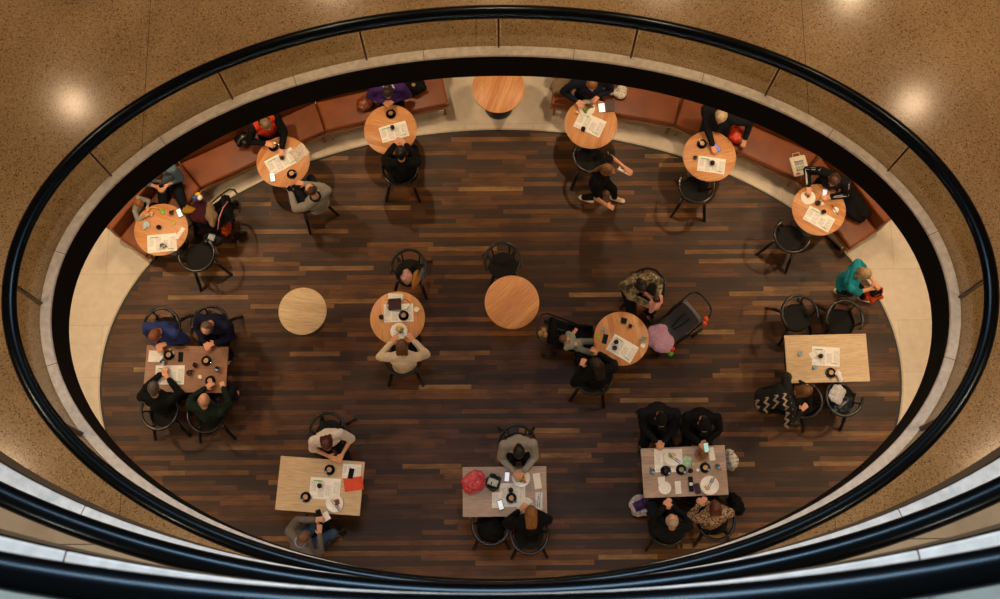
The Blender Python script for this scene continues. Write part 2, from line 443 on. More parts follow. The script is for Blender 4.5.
# ------------------------------------------------------------ downlights
def downlight(x, y, z, power, label, group, cone=120, tilt=(0, 0), col=WARM):
    root = thing('downlight', label, 'ceiling light', (x, y, z), 0, group)
    bm = bmesh.new(); lathe(bm, [(.055, -.004), (.075, -.004), (.078, 0), (.078, .03), (.055, .03), (.055, -.004)], 20); obj('rim', bm, M_STEEL, root, True)
    bm = bmesh.new(); lathe(bm, [(0, .004), (.054, .004), (.054, .016), (0, .016)], 20)
    obj('lens', bm, mat('glowing_lamp_lens', 'ffd9a8', .4, emis=14), root)
    l = light('lamp', 'SPOT', (0, 0, -.02), power, col, .075, None, cone=cone); l.parent = root
    l.rotation_euler = (V((tilt[0], tilt[1], -1))).to_track_quat('-Z', 'Y').to_euler()
    return root
G1 = 'downlights in the soffit around the cafe'
for i, a in enumerate((75, 50, 28, 5, -22, -50, -75, -105, -130, -158, 175, 152, 130, 105)):
    t = R(a); x, y = 6.5 * cos(t), 4.95 * sin(t)
    pw = 235 if a > 0 else 120
    downlight(x, y, 4.31, pw, 'small round warm downlight recessed in the soffit under the terrazzo gallery', G1, 125, (-.22 * cos(t), -.30 * sin(t)))
G2 = 'downlights above the terrazzo gallery'
def mirrored(px, py, zf, zc):
    p = at(px, py, zf); d = p - CAM; k = (zc - zf) / -d.z
    return p.x + d.x * k, p.y + d.y * k
for px, py in ((75, 105), (912, 105), (850, -3)):
    x, y = mirrored(px, py, 4.89, 9.11); downlight(x, y, 9.11, 150, 'unseen warm downlight added to brighten the terrazzo gallery floor', G2, 130, (-.12 * x / 6, -.15))
for x, y in ((-7.2, -1.5), (7.2, -1.5), (-5.6, -4.6), (5.6, -4.6), (-2.6, 6.2), (2.6, 6.2), (0, 6.4), (0, -5.2)):  # further lamps out of view, added to brighten the terrazzo floor and kerb
    downlight(x, y, 9.11, 235, 'unseen warm downlight added to brighten the terrazzo gallery floor', G2, 130, (-.5 * x / 7, -.5 * y / 6))
G3 = 'added downlights above the stone gallery'
for x, y in ((-4.5, -4.4), (4.5, -4.4), (0, -5)):  # lamps out of view, added because the stone floor came out dim
    downlight(x, y, 13.0, 160, 'unseen warm downlight added to brighten the beige stone gallery', G3, 130, col=(1, .8, .6))

# ------------------------------------------------------------ leather benches
def bench(F, ang0, ang1, label):
    """F: front corner points of one straight module, front edge left to right"""
    f0, f1 = V((*F[0], 0)), V((*F[1], 0)); cen = (f0 + f1) / 2
    d = (f1 - f0).normalized(); nrm = V((-d.y, d.x, 0))
    if nrm.dot(cen) < 0: nrm = -nrm
    root = thing('leather_bench', label, 'bench', cen, math.atan2(d.y, d.x), 'tan leather bench modules along the curved back edge')
    L = (f1 - f0).length / 2; s = 1 if nrm.dot(V((-d.y, d.x, 0))) > 0 else -1
    a0, a1 = math.tan(R(ang0)), math.tan(R(ang1))     # mitres at the two ends
    def quad(y0, y1, g=.006): return [(-L + g - a0 * y0, s * y0), (L - g + a1 * y0, s * y0), (L - g + a1 * y1, s * y1), (-L + g - a0 * y1, s * y1)]
    bm = bmesh.new(); prism(bm, quad(0, .50), .34, .46); obj('seat_cushion', bm, M_LEATHER, root, bevel=.03)
    bm = bmesh.new(); prism(bm, quad(.51, .66), .36, .84); obj('backrest', bm, M_LEATHER, root, bevel=.035)
    bm = bmesh.new(); prism(bm, quad(-.012, .66, .002), .28, .335); obj('bench_frame', bm, M_OAKTRIM, root, bevel=.006)
    q = quad(-.006, .50, -.002); bm = bmesh.new()
    tube(bm, [(q[0][0], q[0][1], .452), (q[1][0], q[1][1], .452)], .006, 6); obj('piping', bm, M_PIPING, root, True)
    for x, y in ((-L + .07, .05), (L - .07, .05), (-L + .1 - a0 * .6, .6), (L - .1 + a1 * .6, .6)):
        bm = bmesh.new(); tube(bm, [(x, s * (y - .03), 0), (x, s * y, .285)], [.02, .028], 10); obj('leg', bm, M_OAKTRIM, root, True)
    return root
bl = [[(-5.33, 1.75), (-4.55, 2.83)], [(-4.55, 2.83), (-2.67, 3.73)], [(-2.67, 3.73), (-.77, 4.16)]]
lb = ['short tan leather bench module at the far left end of the left bench', 'tan leather bench module behind the person in the red vest', 'tan leather bench module behind the person in the purple top']
rb = ['tan leather bench module behind the navy-clad diner with the full plate', 'tan leather bench module behind the grey-haired person in the dark jacket', 'short tan leather bench module at the far right end, under the dark coat']
for k in range(3):
    bench(bl[k], (0, 14, 6)[k], (14, 6, 0)[k], lb[k])
br_ = [[(-x, y) for x, y in reversed(q)] for q in bl]
br_[2] = [(4.55, 2.90), (5.27, 1.80)]; br_[1] = [(2.70, 3.80), (4.55, 2.90)]; br_[0] = [(.79, 4.14), (2.70, 3.80)]
for k in range(3): bench(br_[k], (0, 6, 14)[k], (6, 14, 0)[k], rb[k])

# ------------------------------------------------------------ tables
TZ = .75
def round_table(px, py, label, d=.8, rz=0, m=None, z=TZ):
    p = at(px, py, z)
    root = thing('round_table', label, 'table', (p.x, p.y, 0), rz, 'round pedestal tables')
    r = d / 2; bm = bmesh.new()
    lathe(bm, [(0, z - .032), (r - .02, z - .032), (r - .003, z - .022), (r, z - .012), (r - .001, z - .003), (r - .005, z), (0, z)], 64)
    obj('tabletop', bm, m or M_TABLE, root, True, auto=True)
    bm = bmesh.new(); lathe(bm, [(0, .05), (.028, .05), (.028, z - .05), (.09, z - .045), (.16, z - .033), (0, z - .033)], 24); obj('pedestal', bm, M_BSTEEL, root, True, auto=True)
    bm = bmesh.new(); lathe(bm, [(0, .002), (.225, .002), (.225, .018), (.2, .035), (.05, .052), (0, .052)], 40); obj('base', bm, M_BSTEEL, root, True, auto=True)
    return root
tb = {}
RT = [('R1', 161, 229.5, 'round beech table at the far left bench, in front of the child', -20),
      ('R2', 283, 161.5, 'round beech table in front of the person in the red vest', 60),
      ('R3', 390.5, 129.5, 'round beech table between the purple top and the black-clad seated person', -15),
      ('R4', 498.5, 88, 'empty round table half hidden at the top centre, on the cream tiles', 70),
      ('R5', 591, 123.5, 'round beech table with the full plate and tablet', 75),
      ('R6', 709.5, 156, 'round beech table in front of the grey-haired person at the right bench', 10),
      ('R7', 819, 209.5, 'round beech table at the far right end of the bench', -30),
      ('R8', 397.5, 318, 'round beech table in mid floor where the cream sweater diner eats', 95),
      ('R9', 512, 302, 'empty round beech table at the centre of the timber floor', 42),
      ('R11', 621.5, 338.5, 'round beech table between the two pushchairs', 100)]
for k, x, y, lab, rz in RT: tb[k] = round_table(x, y, lab, .8, R(rz))
tb['R10'] = round_table(302.5, 311, 'empty pale oak round table, smaller than the others, left of centre', .705, R(-8), M_OAK, .72)
def rect_table(px, py, w, d, rot, label, m):
    p = at(px, py, TZ); root = thing('rectangular_table', label, 'table', (p.x, p.y, 0), R(rot), 'rectangular four-seat tables')
    bm = bmesh.new(); box(bm, (0, 0, TZ - .016), (w, d, .032)); obj('tabletop', bm, m, root, bevel=.004)
    for s in (-1, 1):
        x = s * (w / 2 - .2)
        bm = bmesh.new(); tube(bm, [(x, 0, .03), (x, 0, TZ - .04)], .032, 12); obj('pedestal', bm, M_BSTEEL, root, True, auto=True)
        bm = bmesh.new(); box(bm, (x, 0, .016), (.09, d - .12, .028)); box(bm, (x, 0, TZ - .038), (.07, d - .16, .01)); obj('foot', bm, M_BSTEEL, root, bevel=.006)
    return root
rect_table(186, 369, 1.19, .68, -1.5, 'brown rectangular table at the left, ringed by four seated people', M_WALNUT)
rect_table(827, 358.3, 1.19, .70, 1, 'pale oak rectangular table at the right with two empty chairs above it', M_OAK)
rect_table(320, 485.7, 1.20, .76, -4.5, 'pale oak rectangular table at lower left, set slightly askew', M_OAK)
rect_table(504.7, 491.5, 1.19, .70, .3, 'rectangular table at bottom centre with the red bag on it', M_PINKOAK)
rect_table(684.5, 471.5, 1.20, .70, 2, 'crowded rectangular table at lower right with many plates', M_PINKOAK)

# ------------------------------------------------------------ chairs (face +Y)
def hoop_pt(a):      # a: degrees, -90 is the back; widens towards the front
    t = R(a); back = max(0, -sin(t))
    return V((.262 * cos(t), .285 * sin(t) if sin(t) < 0 else .25 * sin(t), .735 - .03 * (1 - back)))
def make_chair():
    root = thing('bentwood_armchair', 'x', 'chair', (0, 0, 0), 0, 'black bentwood armchairs')
    bm = bmesh.new(); lathe(bm, [(0, .438), (.19, .438), (.212, .446), (.216, .458), (.208, .468), (.17, .464), (.08, .458), (0, .456)], 40); obj('seat', bm, M_SEAT, root, True)
    bm = bmesh.new(); lathe(bm, [(.15, .405), (.2, .405), (.2, .44), (.15, .44), (.15, .405)], 32); obj('seat_frame', bm, M_CHAIR, root, True, auto=True)
    bm = bmesh.new(); tube(bm, [hoop_pt(a) for a in range(-208, 29, 8)], [.018] + [.023] * 28 + [.018], 10, flat=.85); obj('arm_rail', bm, M_CHAIR, root, True)
    for sx in (-1, 1):
        bm = bmesh.new(); tube(bm, [(sx * .26, -.33, 0), (sx * .205, -.235, .25), (sx * .165, -.145, .43)], [.021, .026, .024], 10); obj('leg', bm, M_CHAIR, root, True)
        bm = bmesh.new(); tube(bm, [(sx * .25, .27, 0), (sx * .21, .20, .25), (sx * .17, .13, .43)], [.021, .026, .024], 10); obj('leg', bm, M_CHAIR, root, True)
        bm = bmesh.new(); h = hoop_pt(-90 + sx * 32); tube(bm, [(sx * .12, -.165, .43), tuple((V((sx * .12, -.165, .43)) + h) / 2 + V((0, -.015, 0))), tuple(h)], .012, 8); obj('back_post', bm, M_CHAIR, root, True)
        bm = bmesh.new(); h = hoop_pt(-90 + sx * 88); tube(bm, [(sx * .195, .03, .43), (sx * .235, .02, .58), tuple(h)], .013, 8); obj('arm_post', bm, M_CHAIR, root, True)
    return root
CH = [(200, 257, 118, 'empty black armchair beside the leftmost round table'),
      (308, 199, 125, 'black armchair under the man in the grey sweater by the bench'),
      (401, 172, 90, 'black armchair under the black-clad person with back to the room'),
      (590, 160, 88, 'empty black armchair beside the walking waitress'),
      (694.5, 190, 82, 'empty black armchair below the round table of the grey-haired person'),
      (789, 239, 55, 'empty black armchair below the far right round table'),
      (410, 273, -95, 'black armchair in mid floor loaded with bags'),
      (404, 359, 90, 'black armchair under the diner in the cream sweater'),
      (503, 266, -82, 'empty black armchair tucked behind the empty central table'),
      (593, 378, 78, 'black armchair under the long-haired person between the pushchairs'),
      (645, 291, -110, 'black armchair under the person in camouflage print'),
      (166, 331, -90, 'black armchair under the person in the blue shirt'),
      (214, 329, -100, 'black armchair under the grey-haired person in dark navy'),
      (164, 412, 95, 'black armchair under the dark-clad person with greying hair at the left table'),
      (210, 415, 95, 'black armchair under the bald person in dark green'),
      (796, 318, -75, 'empty black armchair above the right table, left one of the pair'),
      (840, 323, -97, 'empty black armchair above the right table, right one of the pair'),
      (840, 399, 65, 'black armchair below the right table loaded with a bag and papers'),
      (798, 402, 150, 'black armchair beside the person in the zigzag jumper'),
      (330, 435, -100, 'black armchair under the red-haired person at the askew table'),
      (316, 533, 45, 'black armchair under the person in jeans and grey cardigan'),
      (517, 447, -90, 'black armchair under the person in the pale grey sweater'),
      (529, 534, 92, 'black armchair under the person with the blond ponytail'),
      (491, 525, 90, 'black armchair at bottom centre carrying the black backpack'),
      (659, 430, -90, 'black armchair under the person in the dark cap'),
      (699, 431, -90, 'black armchair under the hooded person with the phone'),
      (665, 525, 95, 'black armchair under the white-haired person in black at the crowded table'),
      (713, 520, 97, 'black armchair under the auburn-haired person in leopard print')]
proto = make_chair(); note_kids()
CHP = []
for i, (px, py, a, lab) in enumerate(CH):
    o = proto if i == 0 else copy_tree(proto)
    p = at(px, py, .46); o.location = (p.x, p.y, 0); o.rotation_euler = (0, 0, R(a - 90)); o['label'] = lab; CHP.append(o)

# ------------------------------------------------------------ people
SKIN = mat('skin_fair', 'd89c7a', .55, var=.06, scale=30)
SKIN2 = mat('skin_tan', 'b57a58', .55, var=.06, scale=30)
EYE = mat('dark_eye', '1c1410', .2); LIP = mat('lips', '9a5044', .5)
def hairm(name, c): 
    if 'hair_' + name in MATS: return MATS['hair_' + name]
    t = NT('hair_' + name); sp = t.n('ShaderNodeSeparateXYZ', i_0=t.co())
    g = t.n('ShaderNodeCombineXYZ', i_0=t.math('MULTIPLY', sp.outputs[0], 120), i_1=t.math('MULTIPLY', sp.outputs[1], 22), i_2=t.math('MULTIPLY', sp.outputs[2], 30))
    n = t.noise(g.outputs[0], 1, 3); h = hexc(c)
    t.set(Base_Color=t.ramp(n, [(.3, tuple(x * .55 for x in h[:3]) + (1,)), (.7, tuple(min(1, x * 1.35) for x in h[:3]) + (1,))]), Roughness=.5)
    t.bump(n, .5, .004); MATS['hair_' + name] = t.m; return t.m
def chain_hand(bm, w, d, up, side, curl=.5, s=1.):
    """palm with four separate bent fingers and a thumb; w wrist, d forward, up back of the hand, side +1 thumb towards +across"""
    d = d.normalized(); ac = d.cross(up).normalized(); up = ac.cross(d).normalized()
    for k in (-1, -.33, .33, 1):
        capsule(bm, w + ac * (.012 * k * s), w + d * (.078 * s) + ac * (.028 * k * s), .016 * s, .0125 * s, 8)
    for i, k in enumerate((-1.0, -.34, .34, 1.0)):
        ln = (.070, .080, .076, .060)[i if side > 0 else 3 - i] * s
        b = w + d * (.085 * s) + ac * (.0300 * k * s)
        spread = ac * (.10 * k)
        p1 = b + (d + spread).normalized() * (ln * .5); dd = (d * cos(curl) - up * sin(curl) + spread).normalized()
        p2 = p1 + dd * (ln * .3); d3 = (d * cos(curl * 2) - up * sin(curl * 2)).normalized(); p3 = p2 + d3 * (ln * .25)
        capsule(bm, b, p1, .0098 * s, .0090 * s, 8); capsule(bm, p1, p2, .0090 * s, .0084 * s, 8); capsule(bm, p2, p3, .0084 * s, .0074 * s, 8)
    tb0 = w + d * (.022 * s) - ac * (side * .024 * s); t1 = tb0 + (d * .6 - ac * side * .8 - up * .25).normalized() * (.034 * s)
    t2 = t1 + (d * .9 - ac * side * .35 - up * .3).normalized() * (.030 * s)
    capsule(bm, tb0, t1, .0135 * s, .0115 * s, 8); capsule(bm, t1, t2, .0112 * s, .0092 * s, 8)
def ik(sh, tgt, l1, l2, pole):
    d = tgt - sh; L = d.length; mx = (l1 + l2) * .985
    if L > mx: tgt = sh + d * (mx / L); d = tgt - sh; L = mx
    L = max(L, .12)
    a = max(-1, min(1, (l1 * l1 + L * L - l2 * l2) / (2 * l1 * L))); dn = d.normalized()
    pn = (pole - dn * pole.dot(dn)).normalized()
    return sh + dn * (l1 * a) + pn * (l1 * math.sqrt(max(0, 1 - a * a))), tgt
def person(label, head, face, top, legs='1b1c22', hair=('short', '4a3324'), sc=1., lean=18, hpitch=40, hyaw=0, hands=None, hz=.80,
           seat=.47, stand=None, sleeve=1., skin=None, shoes='17151a', extras=None, hdz=None, fat=1., legspread=.12, legyaw=0, sleevecol=None, wr=.006, feet_reach=.36, name='person'):
    skin = skin or SKIN
    if sc > .8 and not stand: fat *= 1.09
    u = sc
    pz = seat + .10 * u if not stand else .885 * u
    hpitch = hpitch * .85; lean = lean * .25 if 0 < lean < 40 else lean
    P = V((0, 0, pz)); ln = R(lean)
    sd = V((0, sin(ln), cos(ln)))
    if stand and lean: pass
    waist = P + sd * (.16 * u); chest = P + sd * (.34 * u) + V((0, .01, 0)) * u; nb = P + sd * (.50 * u) + V((0, .02, 0)) * u
    shl = P + sd * (.455 * u)
    hl = ln + R(hpitch) * .35; nd = V((0, sin(hl), cos(hl)))
    hp = R(lean * .3 + hpitch)
    Rh = M.Rotation(R(-hyaw), 3, 'Z') @ M.Rotation(-hp, 3, 'X')      # +Y forward of the face, +Z crown
    hb = nb + nd * (.09 * u)
    hc = hb + Rh @ V((0, .028 * u, .085 * u))
    # where the root stands so the head lands on the photo's head
    hw = at(head[0], head[1], hc.z); rz = R(face - 90)
    Rz = M.Rotation(rz, 3, 'Z'); base = hw - Rz @ V((hc.x, hc.y, 0)); base.z = 0
    inv = Rz.inverted()
    root = thing(name, label, 'person', base, rz)
    def loc(px, py, z): q = at(px, py, z) - base; q = inv @ q; q.z = z; return q
    # legs
    J = []
    for s in (-1, 1):
        hip = P + V((s * .085 * u, .01, -.02 * u))
        if stand:
            ft = loc(*stand[0 if s < 0 else 1], .0)
            ank = V((ft.x, ft.y, .09 * u)); dirf = V((0, 1, 0))
            kn, ank = ik(hip, ank, .43 * u, .42 * u, V((0, 1, .0)))
        else:
            ly = R(legyaw)
            kd = V((s * legspread + sin(-ly) * .42, .42 * cos(ly), 0)) * u
            kn = V((hip.x, hip.y, 0)) + V((kd.x - s * .05 * u, kd.y, 0)); kn.z = max(.46 * u, seat + .05 * u) if sc > .8 else seat + .05
            fz = .085 * u if sc > .8 else max(.09, seat - .2)
            ank = V((kn.x * 1.02, kn.y - (.42 - feet_reach) * u * 1.0, fz)) if sc > .8 else V((kn.x, kn.y + .03, fz))
            if sc > .8: 
                need = (kn - ank).length
            dirf = V((sin(-ly) , cos(ly), 0)).normalized()
        J.append((hip, kn, ank, dirf))
    # arms
    A = []
    for i, s in enumerate((-1, 1)):
        sh = shl + V((s * .175 * u * fat, 0, 0))
        if hands and hands[i]:
            h = hands[i]; tg = loc(h[0], h[1], h[2] if len(h) > 2 else hz)
        else: tg = V((s * .10 * u, max(.34, hc.y + .02) * u if not stand else .12, hz if not stand else .80 * u))
        el0, w_ = ik(sh, tg - (tg - sh).normalized() * .05, .29 * u, .255 * u, V((s * .75, -.35, -.75)))
        A.append((sh, el0, w_))
    # one continuous body
    bm = bmesh.new(); K = .9
    ell(bm, P + V((0, 0, 0)), (.145 * u, .10 * u, .11 * u)); 
    capsule(bm, P, waist, .105 * u, .10 * u, 12); capsule(bm, waist, chest, .10 * u, .12 * u, 12); capsule(bm, chest - V((.06 * u, 0, 0)), chest + V((.06 * u, 0, 0)), .105 * u, .105 * u, 12)
    capsule(bm, shl - V((.13 * u, 0, 0)), shl + V((.13 * u, 0, 0)), .055 * u, .055 * u); capsule(bm, nb - sd * .03, hb, .056 * u, .050 * u)
    capsule(bm, hb, hc - Rh @ V((0, .02 * u, .02 * u)), .050 * u, .06 * u)
    for hip, kn, ank, df in J:
        capsule(bm, hip, kn, .078 * u, .054 * u); capsule(bm, kn, ank, .052 * u, .035 * u); capsule(bm, ank, ank + df * (.13 * u) - V((0, 0, .045 * u)), .035 * u, .026 * u)
    hs = .98 * (u if u > .8 else u * 1.05)
    for (sh, el, w_), s in zip(A, (-1, 1)):
        capsule(bm, sh, el, .046 * u, .037 * u); capsule(bm, el, w_, .037 * u, .026 * u)
        d = (w_ - el).normalized(); d = V((d.x, d.y, d.z * .4)).normalized()
        chain_hand(bm, w_, d, V((0, 0, 1)), s, .55, hs)
    hu = u if u > .8 else u * 1.22
    ell(bm, hc, (.074 * hu, .092 * hu, .108 * hu), Rh, 18); ell(bm, hc + Rh @ V((0, .035 * hu, -.06 * hu)), (.052 * hu, .055 * hu, .055 * hu), Rh)
    capsule(bm, hc + Rh @ V((0, .09 * hu, .005 * hu)), hc + Rh @ V((0, .108 * hu, -.028 * hu)), .009 * hu, .014 * hu, 8)
    for s in (-1, 1): ell(bm, hc + Rh @ V((s * .078 * hu, -.002, -.012 * hu)), (.010 * hu, .020 * hu, .030 * hu), Rh, 8)
    blend('body', bm, .0068, skin, root, 1)
    for s in (-1, 1):
        bm = bmesh.new(); ell(bm, hc + Rh @ V((s * .030 * hu, .086 * hu, .008 * hu)), (.012 * hu, .007 * hu, .007 * hu), Rh, 8); obj('eye', bm, EYE, root, True)
    bm = bmesh.new(); ell(bm, hc + Rh @ V((0, .090 * hu, -.058 * hu)), (.022 * hu, .006 * hu, .006 * hu), Rh, 8); obj('mouth', bm, LIP, root, True)
    # clothing
    topm = top if not isinstance(top, str) else cloth(top, top)
    bm = bmesh.new(); ext = .020 * u
    ell(bm, P + sd * (.0 * u), (.165 * u * fat, .13 * u, .105 * u)); capsule(bm, P + sd * (.05 * u), waist, .122 * u * fat, .125 * u * fat, 14)
    capsule(bm, waist, chest, .122 * u * fat, .13 * u * fat, 14)
    capsule(bm, chest - V((.075 * u * fat, 0, 0)), chest + V((.075 * u * fat, 0, 0)), .120 * u, .120 * u, 12)
    capsule(bm, shl - V((.15 * u * fat, 0, .005)), shl + V((.15 * u * fat, 0, -.005)), .072 * u, .072 * u); capsule(bm, nb - sd * .05, nb + nd * .012, .078 * u, .062 * u)
    def arm(bm, frac):
        for sh, el, w_ in A:
            capsule(bm, sh, sh.lerp(el, min(1, frac * 2)), .074 * u, .063 * u)
            if frac > .5: capsule(bm, el, el.lerp(w_, (frac - .5) * 2 * .97), .061 * u, .044 * u)
    if not sleevecol: arm(bm, sleeve)
    blend('top', bm, .0115, topm, root, 3, wr, 13)
    if sleevecol:
        bm = bmesh.new(); arm(bm, sleeve); tag(blend('sleeves', bm, .0115, cloth(sleevecol, sleevecol), root, 3, wr, 13))
    bm = bmesh.new(); ell(bm, P + V((0, 0, -.01 * u)), (.158 * u * fat, .12 * u, .105 * u))
    for hip, kn, ank, df in J:
        capsule(bm, hip, kn, .094 * u * fat, .070 * u); capsule(bm, kn, ank.lerp(kn, .06), .068 * u, .052 * u)
    blend('trousers', bm, .012, legs if not isinstance(legs, str) else cloth('t' + legs, legs), root, 2, .004, 12)
    for hip, kn, ank, df in J:
        bm = bmesh.new(); hh = V((ank.x, ank.y, max(.045, ank.z - .045)))
        capsule(bm, hh - df * (.03 * u), hh + df * (.14 * u), .044 * u, .038 * u, 10, .85); capsule(bm, hh, ank, .044 * u, .043 * u)
        blend('shoe', bm, .009, mat('shoe_' + shoes, shoes, .5), root, 2)
    # hair
    st, hcx = hair; hm = hairm(hcx, hcx) if st != 'cap' else None
    bm = bmesh.new(); q = lambda x, y, z: hc + Rh @ V((x, y, z)) * hu
    if st in ('short', 'long', 'bun', 'pony', 'bob'):
        ell(bm, q(0, -.016, .018), (.084 * hu, .096 * hu, .106 * hu), Rh, 18); capsule(bm, q(0, -.05, -.02), q(0, -.055, -.05), .06 * hu, .052 * hu)
        if st != 'short': 
            for s in (-1, 1): capsule(bm, q(s * .062, -.005, .03), q(s * .068, -.02, -.07), .026 * hu, .02 * hu)
        if st == 'bob':
            for s in (-1, 0, 1): capsule(bm, q(s * .05, -.06, 0), q(s * .058, -.06, -.10), .036 * hu, .03 * hu)
        if st == 'long':
            for s in (-1, -.6, -.2, .2, .6, 1):
                e = nb + V((s * .045 * u, -.10 * u, .03)) - sd * (.05 + .04 * cos(s * 5)) * u; capsule(bm, q(s * .05, -.06, -.02), e, .040 * hu, .030 * hu)
        if st == 'bun': ell(bm, q(0, -.10, .075), (.045 * hu, .042 * hu, .042 * hu), Rh)
        if st == 'pony':
            a = q(0, -.10, .03); b = nb + V((0, -.10 * u, .03)); capsule(bm, q(0, -.08, .04), a, .03 * hu, .028 * hu)
            capsule(bm, a, b, .030 * hu, .032 * hu); capsule(bm, b, b - sd * .14 * u - V((0, .05, .0)), .032 * hu, .014 * hu)
    elif st == 'bald':
        for k in range(-10, 11):
            t = R(-90 + k * 11); p = q(.074 * cos(t), -.002 + .088 * sin(t) , -.006); ell(bm, p, (.016 * hu, .016 * hu, .036 * hu), Rh, 8)
    elif st == 'thin':
        for k in range(-12, 13):
            t = R(-90 + k * 10); p = q(.070 * cos(t), -.004 + .084 * sin(t), .016); ell(bm, p, (.022 * hu, .022 * hu, .044 * hu), Rh, 8)
        ell(bm, q(0, -.045, .04), (.06 * hu, .052 * hu, .062 * hu), Rh)
    if st == 'cap':
        ell(bm, q(0, -.006, .032), (.086 * hu, .102 * hu, .088 * hu), Rh, 18); capsule(bm, q(-.03, .09, .045), q(.03, .09, .045), .03 * hu, .03 * hu, 10, .3); capsule(bm, q(-.03, .13, .035), q(.03, .13, .035), .03 * hu, .03 * hu, 10, .3)
        ell(bm, q(0, 0, .12), (.01, .01, .006), Rh, 8); blend('cap', bm, .008, cloth('cap', hcx), root, 1)
        bm = bmesh.new(); tube(bm, [q(.035 * cos(R(a)), .062 + .02 * sin(R(a)), .094 - .012 * sin(R(a))) for a in range(20, 161, 20)], .004, 6); obj('cap_emblem', bm, mat('gold_thread', 'a08a5a', .5), root, True)
        bm = bmesh.new(); capsule(bm, q(0, -.06, -.03), q(0, -.06, -.06), .05 * hu, .045 * hu); blend('hair', bm, .009, hairm('2a1d16', '2a1d16'), root, 2)
    else: blend('hair', bm, .0085, hm, root, 2, .0035, 40)
    if extras: extras(dict(root=root, q=q, hc=hc, Rh=Rh, A=A, P=P, chest=chest, nb=nb, sd=sd, shl=shl, u=u, J=J, hu=hu, loc=loc, base=base))
    return root

def collar(col, r=.075, name='collar'):
    def f(d):
        bm = bmesh.new(); c = d['nb'] + d['sd'] * .015
        tube(bm, [c + V((r * cos(R(a)), r * .95 * sin(R(a)), .012 * sin(R(a)))) for a in range(0, 360, 20)], .020, 8, closed=True); obj(name, bm, cloth('c' + col, col), d['root'], True)
    return f
def glasses(d):
    bm = bmesh.new()
    for s in (-1, 1):
        tube(bm, [d['q'](s * .032 + .021 * cos(R(a)), .102, .008 + .018 * sin(R(a))) for a in range(0, 360, 30)], .0025, 6, closed=True)
        tube(bm, [d['q'](s * .053, .10, .012), d['q'](s * .08, .0, .012)], .002, 6)
    tube(bm, [d['q'](-.012, .104, .01), d['q'](.012, .104, .01)], .002, 6); obj('eyeglasses', bm, M_BSTEEL, d['root'], True)
def stripes(col, offs=(0,)):
    """strips running down the outside of both sleeves"""
    def f(d):
        for (sh, el, w_), s in zip(d['A'], (-1, 1)):
            for o_ in offs:
                out = V((s * .6, .1, .8)).normalized(); u = d['u']
                pts = [sh + out * .070 * u + V((0, o_, 0)), sh.lerp(el, .5) + out * .065 * u + V((0, o_, 0)), el + out * .060 * u + V((0, o_, 0)), el.lerp(w_, .5) + out * .053 * u + V((0, o_, 0)), w_ + out * .046 * u + V((0, o_ * .7, 0))]
                bm = bmesh.new(); tube(bm, pts, .007, 6, flat=.6); obj('sleeve_stripe', bm, cloth('s' + col, col), d['root'], True)
    return f
def multi(*fs):
    def f(d):
        for g in fs: g(d)
    return f
def scarf(col):
    return collar(col, .082, 'scarf')

def camo():
    t = NT('camouflage_print'); n = t.noise(t.co(), 9, 2)
    t.set(Base_Color=t.ramp(n, [(0, '3f3a2a'), (.42, '6b6048'), (.5, '9a8b6c'), (.58, '4c4a35'), (.7, 'b0a184')], 'CONSTANT'), Roughness=.9); return t.m
def leopard():
    t = NT('leopard_print'); v = t.n('ShaderNodeTexVoronoi', i_Vector=t.co(), i_Scale=38).outputs[0]
    t.set(Base_Color=t.ramp(v, [(0, '6d4a2c'), (.28, '17110d'), (.5, '8d6c4c'), (.7, 'b6977a')]), Roughness=.9); return t.m
def zigzag():
    t = NT('black_knit_zigzag'); sp = t.n('ShaderNodeSeparateXYZ', i_0=t.co()); x, z, y = sp.outputs[0], sp.outputs[2], sp.outputs[1]
    tri = t.math('PINGPONG', x, .045)
    f = t.math('FRACT', t.math('MULTIPLY', t.math('ADD', t.math('ADD', y, tri), 0.0), 9))
    band = t.math('MULTIPLY', t.math('LESS_THAN', f, .32), t.math('MULTIPLY', t.math('GREATER_THAN', x, -.02), t.math('LESS_THAN', y, .30)))
    t.set(Base_Color=t.mix(band, hexc('0b0a0a'), hexc('a89a84')), Roughness=.9); return t.m

BLK = '0d0d10'
# bench side, left to right
person('person on the far left bench in a denim-blue shirt and dark jeans, holding a phone', (158, 175), -78, '566a7c', '10131a', ('short', '3a281c'), lean=14, hands=((166, 188, .82), (158, 189, .82)), sleeve=.8)
person('small child with light brown hair kneeling on the far left bench by the round table', (139, 203), -12, '8f9088', '3a3c44', ('short', '8a5228'), sc=.58, seat=.50, lean=22, hpitch=35, hands=((150, 208, .80), (147, 218, .80)), name='child')
person('person on the bench in a red vest over black sleeves, grey-blond hair', (266, 124), -58, 'c23a20', '15131a', ('short', '7a6248'), lean=20, hands=((283, 151, .80), (266, 146, .80)), sleevecol='0e0d0f', extras=collar('1a1518'))
person('person on the bench in a purple top with patterned neckerchief, hair tied up', (388, 92), -88, '3d2466', '131118', ('bun', '2a1d18'), lean=26, hpitch=48, hands=((393, 103, .80), (384, 104, .80)), extras=collar('b9b2b4', .07, 'neckerchief'))
person('black-haired person in black, seen from behind at the bench-side round table', (401, 152), 92, '0c0c0e', '0c0c10', ('bun', '120d0b'), lean=18, hpitch=30, hands=((395, 143, .80), (405, 143, .80)), fat=1.08)
person('balding person in a grey sweater at the round table left of the bench gap', (311, 190), 128, '8d8982', '20222a', ('thin', '3b281d'), lean=-6, hpitch=35, hands=((289, 192, .78), (303, 183, .80)), extras=collar('17171c', .068))
person('person on the bench in navy with light brown hair eating from a full plate', (592, 84), -85, '161a2a', '12121a', ('short', '8a5c34'), lean=2, hands=((598, 99, .80), (576, 104, .80)), fat=1.25)
